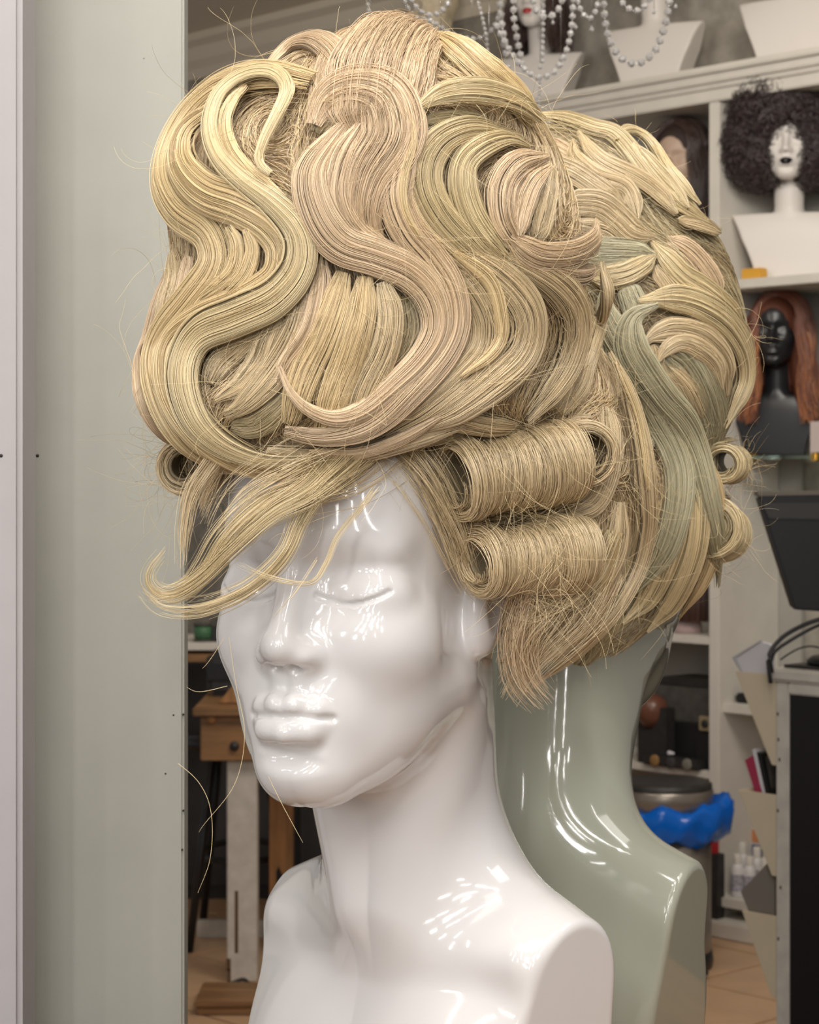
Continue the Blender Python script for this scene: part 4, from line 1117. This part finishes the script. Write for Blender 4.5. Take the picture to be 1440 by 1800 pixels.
link_mesh('bin_bag', np_mesh('bin_bag', V, np.stack([i, j, j + 72, i + 72], -1).reshape(-1, 4)), mat('blue_bin_bag', (.0, .13, .62), rough=.25), bin_, smooth=True)

# counter with wall pockets, monitor and cables: its front runs parallel to the shelf wall
DC = 3.9
C0 = np.array([(1366 - 720) / F * DC, DC])
def c3(u, v, d=DC): return px(u, v, d)
def cpt(u, v, back=0.0):
    k = (u - 720) / F; D = (C0 @ SB + back) / (k * SB[0] + SB[1]); p = np.array([k * D, D]) - C0
    return float(p @ SE), float(back), EYE - (v - HZ) * D / F
ctop = cpt(1366, 1168)[2]
counter = empty('counter', (C0[0], C0[1], 0), SA, 'black panelled sales counter with white edging at the right frame edge', 'counter')
M_cpan = mat('black_counter_panel', (.010, .008, .009), rough=.35)
M_worn = mat('worn_white_paint', (.66, .62, .55), rough=.5, noise=.10, nscale=30)
W = .80; sw = cpt(1388, 1400)[0]
box('carcass', M_dark, (.012, .012, 0), (W, .5, ctop - .03), counter, bevel=.002)
box('side_panel', M_worn, (0, .006, 0), (.0115, .5, ctop - .03), counter, bevel=.002)
box('stile', M_worn, (0, -.004, 0), (sw, .0055, ctop - .03), counter, bevel=.003)
box('front_panel', M_cpan, (sw + .0005, 0, 0), (W, .0115, ctop - .052), counter, bevel=.001)
box('top_rail', M_worn, (sw + .0005, -.006, ctop - .052), (W, .0115, ctop - .03), counter, bevel=.003)
box('worktop', M_worn, (-.012, -.012, ctop - .03), (W + .01, .51, ctop - .006), counter, bevel=.005)
box('top_mat', M_dark, (.006, .012, ctop - .0058), (W, .5, ctop), counter, bevel=.001)
for v in (1255, 1300, 1335, 1425, 1560, 1650):
    p = cpt(1370 + 2.5 * math.sin(v), v, -.0045)
    box('chip', M_grout, (p[0] - .002, -.0052, p[2] - .003), (p[0] + .002, -.0042, p[2] + .003), counter, bevel=.0005)
def pocket(vs, label, m=M_cream):
    P = [cpt(u, v) for u, v in vs]; z0 = P[2][2]
    w = Vector((C0[0], C0[1], z0))
    e = empty('leaflet_pocket', w, SA, label, 'leaflet holder', 'leaflet pockets on the counter side')
    q = [(P[0][0], P[0][2] - z0), (-.001, P[1][2] - z0), (-.001, 0), (-.012, 0)]
    prism('end_plate', m, q, 0, .005, e, bevel=.0008)
    prism('end_plate', m, q, .225, .23, e, bevel=.0008)
    prism('front_plate', m, [q[0], (q[0][0] + .004, q[0][1]), (-.009, .0), (-.012, 0)], .0052, .2248, e, bevel=.0006)
    return e
pocket([(1292, 1180), (1358, 1186), (1358, 1345)], 'cream leaflet pocket holding white paper, topmost on the counter side')
pocket([(1298, 1388), (1361, 1397), (1361, 1540)], 'cream leaflet pocket holding magazines, middle of the counter side')
pocket([(1304, 1600), (1366, 1611), (1366, 1755)], 'cream leaflet pocket under the clear folder, lowest on the counter side')
def leaf(name, m, uv, b0, b1, label, cat, group=None):
    P = [cpt(u, v, b0) for u, v in uv]; xm = sum(p[0] for p in P) / len(P); zz = min(p[2] for p in P)
    o = prism(name, m, [(min(p[0], -.002) - xm, p[2] - zz) for p in P], 0, b1 - b0, None, (C0[0] + xm * SE[0] + b0 * SB[0], C0[1] + xm * SE[1] + b0 * SB[1], zz), bevel=.0006)
    o.rotation_euler = (0, 0, SA)
    return tag(o, label, cat, group)
leaf('paper_sheet', M_paper, [(1288, 1158), (1338, 1128), (1356, 1134), (1357, 1176), (1352, 1270), (1346, 1270), (1340, 1186), (1304, 1182)], .012, .022, 'white paper sheets fanned in the topmost leaflet pocket', 'paper')
leaf('plastic_sleeve', mat('grey_plastic_sleeve', (.50, .50, .50), rough=.3), [(1286, 1156), (1336, 1126), (1340, 1126), (1292, 1156), (1306, 1182), (1302, 1182)], .008, .010, 'clear sleeve edge in front of the white paper sheets', 'sleeve')
leaf('magazine', mat('crimson_cover', (.42, .035, .09), rough=.35), [(1309, 1336), (1322, 1329), (1343, 1400), (1338, 1425), (1330, 1400)], .02, .17, 'crimson magazine with white edges in the middle pocket', 'magazine', 'magazines in the middle pocket')
leaf('magazine', M_paper, [(1322, 1318), (1328, 1316), (1346, 1398), (1344, 1422), (1341, 1400)], .02, .17, 'white magazine between the crimson and black ones', 'magazine', 'magazines in the middle pocket')
leaf('magazine', M_black, [(1330, 1322), (1338, 1324), (1353, 1400), (1352, 1450), (1347, 1400)], .02, .17, 'black magazine nearest the counter in the middle pocket', 'magazine', 'magazines in the middle pocket')
leaf('magazine', M_grey, [(1340, 1326), (1354, 1335), (1357, 1400), (1357, 1440), (1354, 1400)], .03, .17, 'taupe magazine against the counter in the middle pocket', 'magazine', 'magazines in the middle pocket')
leaf('folder', mat('smoky_plastic_folder', (.24, .215, .18), rough=.25), [(1302, 1567), (1348, 1518), (1352, 1533), (1361, 1533), (1362, 1606), (1361, 1660), (1352, 1640), (1316, 1602)], .012, .02, 'smoky clear folder sticking out of the lowest pocket', 'folder')
# monitor seen from behind
DM = 3.9
mon = empty('monitor', (c3(1505, 1135, DM).x, DM, ctop), 0, 'black computer monitor seen from behind on the counter', 'monitor')
q = [c3(u, v, DM) - mon.location for u, v in ((1328, 872), (1560, 868), (1560, 1082), (1391, 1070))]
prism('screen_back', M_black, [(p.x, p.z) for p in q], -.03, .01, mon, bevel=.004)
q2_ = [c3(u, v, DM) - mon.location for u, v in ((1334, 884), (1560, 882), (1560, 915), (1346, 912))]
prism('vent_ridge', mat('dark_grey_plastic', (.045, .042, .04), rough=.4), [(p.x, p.z) for p in q2_], -.036, -.0301, mon, bevel=.002)
q3_ = [c3(u, v, DM) - mon.location for u, v in ((1326, 864), (1560, 860), (1560, 868), (1328, 872))]
prism('bezel_edge', mat('tan_bezel', (.20, .17, .13), rough=.4), [(p.x, p.z) for p in q3_], -.03, .012, mon, bevel=.001)
pf = c3(1505, 1072, DM) - mon.location
box('stand_neck', M_black, (-.02, -.02, .01), (.02, .0, pf.z + .03), mon, bevel=.004)
lathe('stand_foot', M_black, [(0, .0), (.085, 0), (.09, .006), (.08, .014), (.03, .02), (0, .02)], mon, (0, .0, 0), seg=36)
M_cable = mat('grey_black_cable', (.035, .034, .036), rough=.45)
for k, pts in enumerate([[(1450, 1086, .0), (1415, 1098, .0), (1380, 1117, -.01), (1358, 1140, -.02), (1351, 1160, -.026), (1352, 1178, -.026), (1355, 1200, -.02)],
                         [(1450, 1094, .02), (1420, 1108, .01), (1386, 1128, .0), (1364, 1144, -.01), (1356, 1162, -.024), (1358, 1182, -.022)],
                         [(1450, 1140, .0), (1425, 1136, .0), (1405, 1140, .0), (1386, 1150, .0), (1372, 1160, .0)]]):
    C = spline(np.array([tuple(c3(u, v, DC + d)) for u, v, d in pts]), 40)
    tag(tube('cable', M_cable, C, (.0042, .0034, .0018)[k]), ['thick grey cable looping over the counter corner', 'black cable beside the thick grey one on the counter', 'thin black cable lying on the counter top'][k], 'cable', 'cables on the counter')

# ------------------------------------------------------------------ left: work table, stool and clutter seen past the face
DT = 6.1
zt = EYE - (1243 - HZ) * DT / F
X = lambda u, d=DT: (u - 720) * d / F
Z = lambda v, d=DT: EYE - (v - HZ) * d / F
tx0, tx1 = X(352), X(352) + 1.05
table = empty('work_table', ((tx0 + tx1) / 2, DT + .3, 0), 0, 'brown wooden work table with white painted front legs', 'table')
Lt = lambda x, y, z: (x - (tx0 + tx1) / 2, y - DT - .3, z)
box('tabletop', M_wood, Lt(tx0 - .02, DT - .02, zt - .025), Lt(tx1 + .02, DT + .62, zt), table, bevel=.004)
box('apron', M_wood, Lt(tx0, DT + .005, Z(1338)), Lt(tx1, DT + .03, zt - .026), table, bevel=.003)
box('apron', M_wood, Lt(tx0, DT + .03, Z(1338)), Lt(tx0 + .02, DT + .58, zt - .026), table, bevel=.003)
p = Lt(X(372), DT, Z(1263)); lathe('knob', M_wood2, [(0, .012), (.012, .01), (.014, .004), (.008, 0)], table, (p[0], p[1] + .005, p[2]), seg=16).rotation_euler = (math.pi / 2, 0, 0)
p = Lt(X(412), DT, Z(1312)); lathe('knob', M_dark, [(0, .012), (.012, .01), (.014, .004), (.008, 0)], table, (p[0], p[1] + .005, p[2]), seg=16).rotation_euler = (math.pi / 2, 0, 0)
M_leg = mat('chipped_white_paint', (.60, .56, .50), rough=.55, noise=.12, nscale=22, bump=.1)
box('leg', M_leg, Lt(X(397), DT + .035, 0), Lt(X(450), DT + .12, Z(1338)), table, bevel=.004)
box('leg', M_leg, Lt(tx1 - .09, DT + .035, 0), Lt(tx1 - .005, DT + .12, Z(1338)), table, bevel=.004)
box('leg', M_wood2, Lt(X(475, 6.6), 6.55, 0), Lt(X(516, 6.6), 6.63, Z(1338)), table, bevel=.004)
box('leg', M_wood2, Lt(tx1 - .08, 6.55, 0), Lt(tx1 - .01, 6.63, Z(1338)), table, bevel=.004)
M_bare = mat('bare_chipped_wood', (.12, .065, .03), rough=.8)
for u0, u1, v0, v1 in ((411, 417, 1570, 1680), (396, 404, 1690, 1712), (398, 404, 1708, 1740)):
    box('paint_chip', M_bare, Lt(X(u0), DT + .0338, Z(v1)), Lt(X(u1), DT + .0352, Z(v0)), table, bevel=.0005)
# on the table
o = prism('sanding_block', M_wood2, [(-.055, 0), (.07, 0), (.07, .075), (.02, .085), (-.02, .045)], -.05, .05, None, (X(412), DT + .12, zt), bevel=.006); tag(o, 'orange wooden wedge block on the table by the chin', 'block')
o = box('tool_bag', M_dark, (X(345), DT + .28, zt), (X(412), DT + .42, Z(1160)), bevel=.02); tag(o, 'black tool bag at the back of the work table', 'bag')
box('flap', M_black, (-.05, -.078, .05), (.05, -.0705, .10), o, bevel=.004)
# shelf trolley behind
tr = empty('side_trolley', (X(360, 6.9), 6.95, 0), 0, 'white topped trolley behind the work table at the left', 'trolley')
zq = Z(1130, 6.8)
box('top_board', M_shelf, (-.16, -.15, zq - .025), (.30, .25, zq), tr, bevel=.003)
box('mid_board', M_wood, (-.16, -.14, Z(1165, 6.8)), (.30, .25, Z(1150, 6.8)), tr, bevel=.003)
for x in (-.155, .265):
    for y in (-.14, .21):
        box('post', M_black, (x, y, 0), (x + .03, y + .03, zq - .026), tr, bevel=.003)
M_grn = mat('green_ribbon', (.06, .16, .075), rough=.5)
rl = [(0, 0), (.032, 0), (.032, .006), (.014, .008), (.014, .05), (.032, .052), (.032, .058), (0, .058)]
e = empty('ribbon_spool', (X(357, 6.86), 6.86, zq), 0, 'green ribbon spool on the white trolley top', 'spool')
lathe('flange', M_grey, rl, e, seg=24); lathe('ribbon', M_grn, [(.015, .009), (.029, .009), (.029, .050), (.015, .050)], e, seg=24)
o = box('storage_tin', M_dark, (X(372, 6.9), 6.85, zq), (X(410, 6.9), 6.95, Z(1090, 6.9)), bevel=.006); tag(o, 'dark tin beside the green spool on the trolley', 'tin')
box('lid', M_grey, (-.036, -.052, o.dimensions.z - .02), (.036, .052, o.dimensions.z + .003), o, bevel=.004)
# dark cabinet against the far wall, added to darken the dim area
cb = empty('backdrop', (X(440, 7.4), 7.45, 0), 0, 'dark cabinet with two doors, added to darken the view behind the work table', 'backdrop')
zc_ = Z(1146, 7.3)
box('carcass', M_dark, (-.36, -.10, 0), (.36, .22, zc_), cb, bevel=.004)
M_cab = mat('dark_bluish_backdrop', (.045, .043, .045), rough=.45, noise=.3, nscale=6)
for s_ in (-1, 1):
    d_ = box('door', M_cab, (min(s_ * .355, s_ * .004), -.118, .05), (max(s_ * .355, s_ * .004), -.1005, zc_ - .02), cb, bevel=.003)
    lathe('knob', M_steel, [(0, .02), (.01, .018), (.012, .008), (.006, 0)], d_, (-s_ * .14, -.009, .55), seg=14).rotation_euler = (math.pi / 2, 0, 0)
# black stool
st = empty('metal_stool', (X(380, 6.5), 6.5, 0), 0, 'black tubular metal stool under the work table', 'stool')
lathe('seat', M_black, [(0, .60), (.15, .60), (.16, .615), (.15, .635), (0, .64)], st, (.03, .25, 0), seg=32)
for x, y, x2, y2 in ((-.02, .12, -.085, .02), (.14, .12, .22, .02), (-.02, .36, -.085, .46), (.14, .36, .22, .46)):
    tube('leg', M_black, [(x, y, .60), ((x + x2) / 2, (y + y2) / 2, .3), (x2, y2, 0.0)], .013, st)
tube('foot_ring', M_black, [(.065 + .135 * math.cos(t), .24 + .19 * math.sin(t), .27) for t in np.linspace(0, 6.28, 30)], .010, st)
o = box('floor_board', M_leg, (X(330, 6.45), 6.72, 0), (X(400, 6.45) + .4, 6.75, .055), bevel=.004); tag(o, 'low white board standing on edge on the floor under the table', 'board')
o = box('wooden_crate', M_wood, (X(352, 5.85), 5.75, 0), (X(470, 5.85), 5.98, Z(1762, 5.8)), bevel=.004); tag(o, 'brown wooden crate on the floor below the chipped white leg', 'crate')
box('lid', M_wood, (-.098, -.12, o.dimensions.z), (.10, .12, o.dimensions.z + .012), o, bevel=.003)
pts = [(385, 1745, 5.95), (397, 1742, 6.0), (410, 1728, 6.02), (428, 1722, 6.04), (440, 1730, 6.05), (470, 1740, 6.05)]
C = spline(np.array([tuple(px(u, v, d)) for u, v, d in pts]), 40); C[:, 2] = np.maximum(C[:, 2], .008)
tag(tube('floor_cable', M_cable, C, .006), 'dark cable curling at the foot of the chipped white leg', 'cable')

# ------------------------------------------------------------------ bead chandelier in front of the cornice
DCH = 3.0
M_crys = bpy.data.materials.new('clear_crystal'); M_crys.use_nodes = True
b = M_crys.node_tree.nodes['Principled BSDF']; b.inputs['Base Color'].default_value = (.93, .90, .86, 1); b.inputs['Transmission Weight'].default_value = .25; b.inputs['Roughness'].default_value = .08; b.inputs['IOR'].default_value = 1.55
M_chrome = mat('silver_metal', (.75, .72, .68), rough=.2, metal=1)
zh = EYE + (HZ + 60) * DCH / F
ch = empty('chandelier', ((905 - 720) * DCH / F, DCH + .05, zh), 0, 'crystal bead chandelier hanging above the front wig, before the cornice', 'chandelier')
tube('hoop', M_chrome, [(.24 * math.cos(t), .10 * math.sin(t), 0) for t in np.linspace(0, 6.2832, 48)], .006, ch)
tube('hoop', M_chrome, [(.10 * math.cos(t), .08 * math.sin(t), .12) for t in np.linspace(0, 6.2832, 36)], .005, ch)
tube('hanging_rod', M_chrome, [(0, 0, -.02), (0, 0, .3), (0, 0, 3.36 - zh)], .006, ch)
for s_ in (-1, 1):
    tube('arm', M_chrome, spline(np.array([(0, 0, .1), (s_ * .12, 0, .14), (s_ * .2, 0, .06), (s_ * .238, 0, .0)]), 20), .005, ch)
bmb = bmesh.new(); bmesh.ops.create_icosphere(bmb, subdivisions=1, radius=1)
bead_me = bpy.data.meshes.new('bead'); bmb.to_mesh(bead_me); bmb.free(); bead_me.materials.append(M_crys)
bmb = bmesh.new(); bmesh.ops.create_cone(bmb, segments=8, radius1=.55, radius2=.05, depth=1.2, cap_ends=True); 
for v in bmb.verts: v.co.z += .4
bmesh.ops.create_icosphere(bmb, subdivisions=1, radius=.6)
drop_me = bpy.data.meshes.new('drop'); bmb.to_mesh(drop_me); bmb.free(); drop_me.materials.append(M_crys)
def strand(pts, size, dd=0.0, gap=1.12):
    P = np.array([tuple(px(u, v, DCH + dd)) for u, v in pts]); C = spline(P[:, [0, 2, 1]], 200)[:, [0, 2, 1]] - np.array(ch.location)
    L = np.r_[0, np.cumsum(np.linalg.norm(np.diff(C, axis=0), axis=1))]; r = size * 1.2 * DCH / F / 2
    w = tube('bead_strand', M_chrome, C[::8], .0006, ch, seg=5)
    for x in np.arange(r, L[-1], 2 * r * gap):
        o = bpy.data.objects.new('bead', bead_me); COL.objects.link(o); o.parent = w
        o.location = [np.interp(x, L, C[:, k]) for k in range(3)]; o.scale = (r, r, r * RNG.uniform(.85, 1.1)); o.rotation_euler = RNG.uniform(0, 3, 3)
for a in [([(880, -70), (880, 20), (886, 70), (893, 110)], 13, 0), ([(905, -70), (903, 20), (908, 60), (918, 115)], 12, .02),
          ([(893, 112), (900, 150), (904, 172)], 8, .0), ([(870, 40), (900, 95), (930, 128), (952, 136), (980, 120), (1003, 60), (1012, -70)], 11, -.04),
          ([(955, -70), (955, 40), (953, 110)], 8, 0), ([(950, 136), (948, 170), (946, 198)], 5, 0),
          ([(1058, -70), (1062, 20), (1072, 70), (1092, 102), (1120, 112), (1148, 94), (1166, 55), (1176, 10), (1182, -70)], 13, .0),
          ([(640, -70), (646, 0), (652, 40)], 8, .05), ([(690, -70), (720, 20), (760, 38), (800, 62), (845, 66), (876, 30), (890, -70)], 9, .04),
          ([(820, -70), (850, 40), (858, 95), (860, 112)], 7, .03), ([(700, -70), (730, 10), (775, 20), (830, -70)], 10, -.05),
          ([(930, -70), (940, 10), (960, 30), (985, 10), (1000, -70)], 12, -.06), ([(1000, -70), (1020, 15), (1045, 25), (1065, -70)], 10, -.03),
          ([(1065, -70), (1090, 0), (1130, 14), (1175, -70)], 11, -.05)]:
    strand(*a)
for u, v, sz in ((1012, 48, 14), (1040, 52, 16), (1032, 30, 12), (1006, 20, 12), (1188, 12, 12), (716, 30, 12), (740, 46, 12), (775, 58, 10), (830, 68, 10), (986, 104, 14), (972, 40, 12), (950, 118, 14), (884, 165, 9), (652, 52, 12), (860, 118, 9), (1150, 22, 12)):
    p = px(u, v, DCH - .02) - ch.location; r = sz * DCH / F / 2
    w = tube('drop_wire', M_chrome, [tuple(p), (p.x, p.y, p.z / 2), (p.x, p.y, 0)], .0004, ch, seg=5)
    o = bpy.data.objects.new('crystal_drop', drop_me); COL.objects.link(o); o.parent = w; o.location = p; o.scale = (r, r, r)
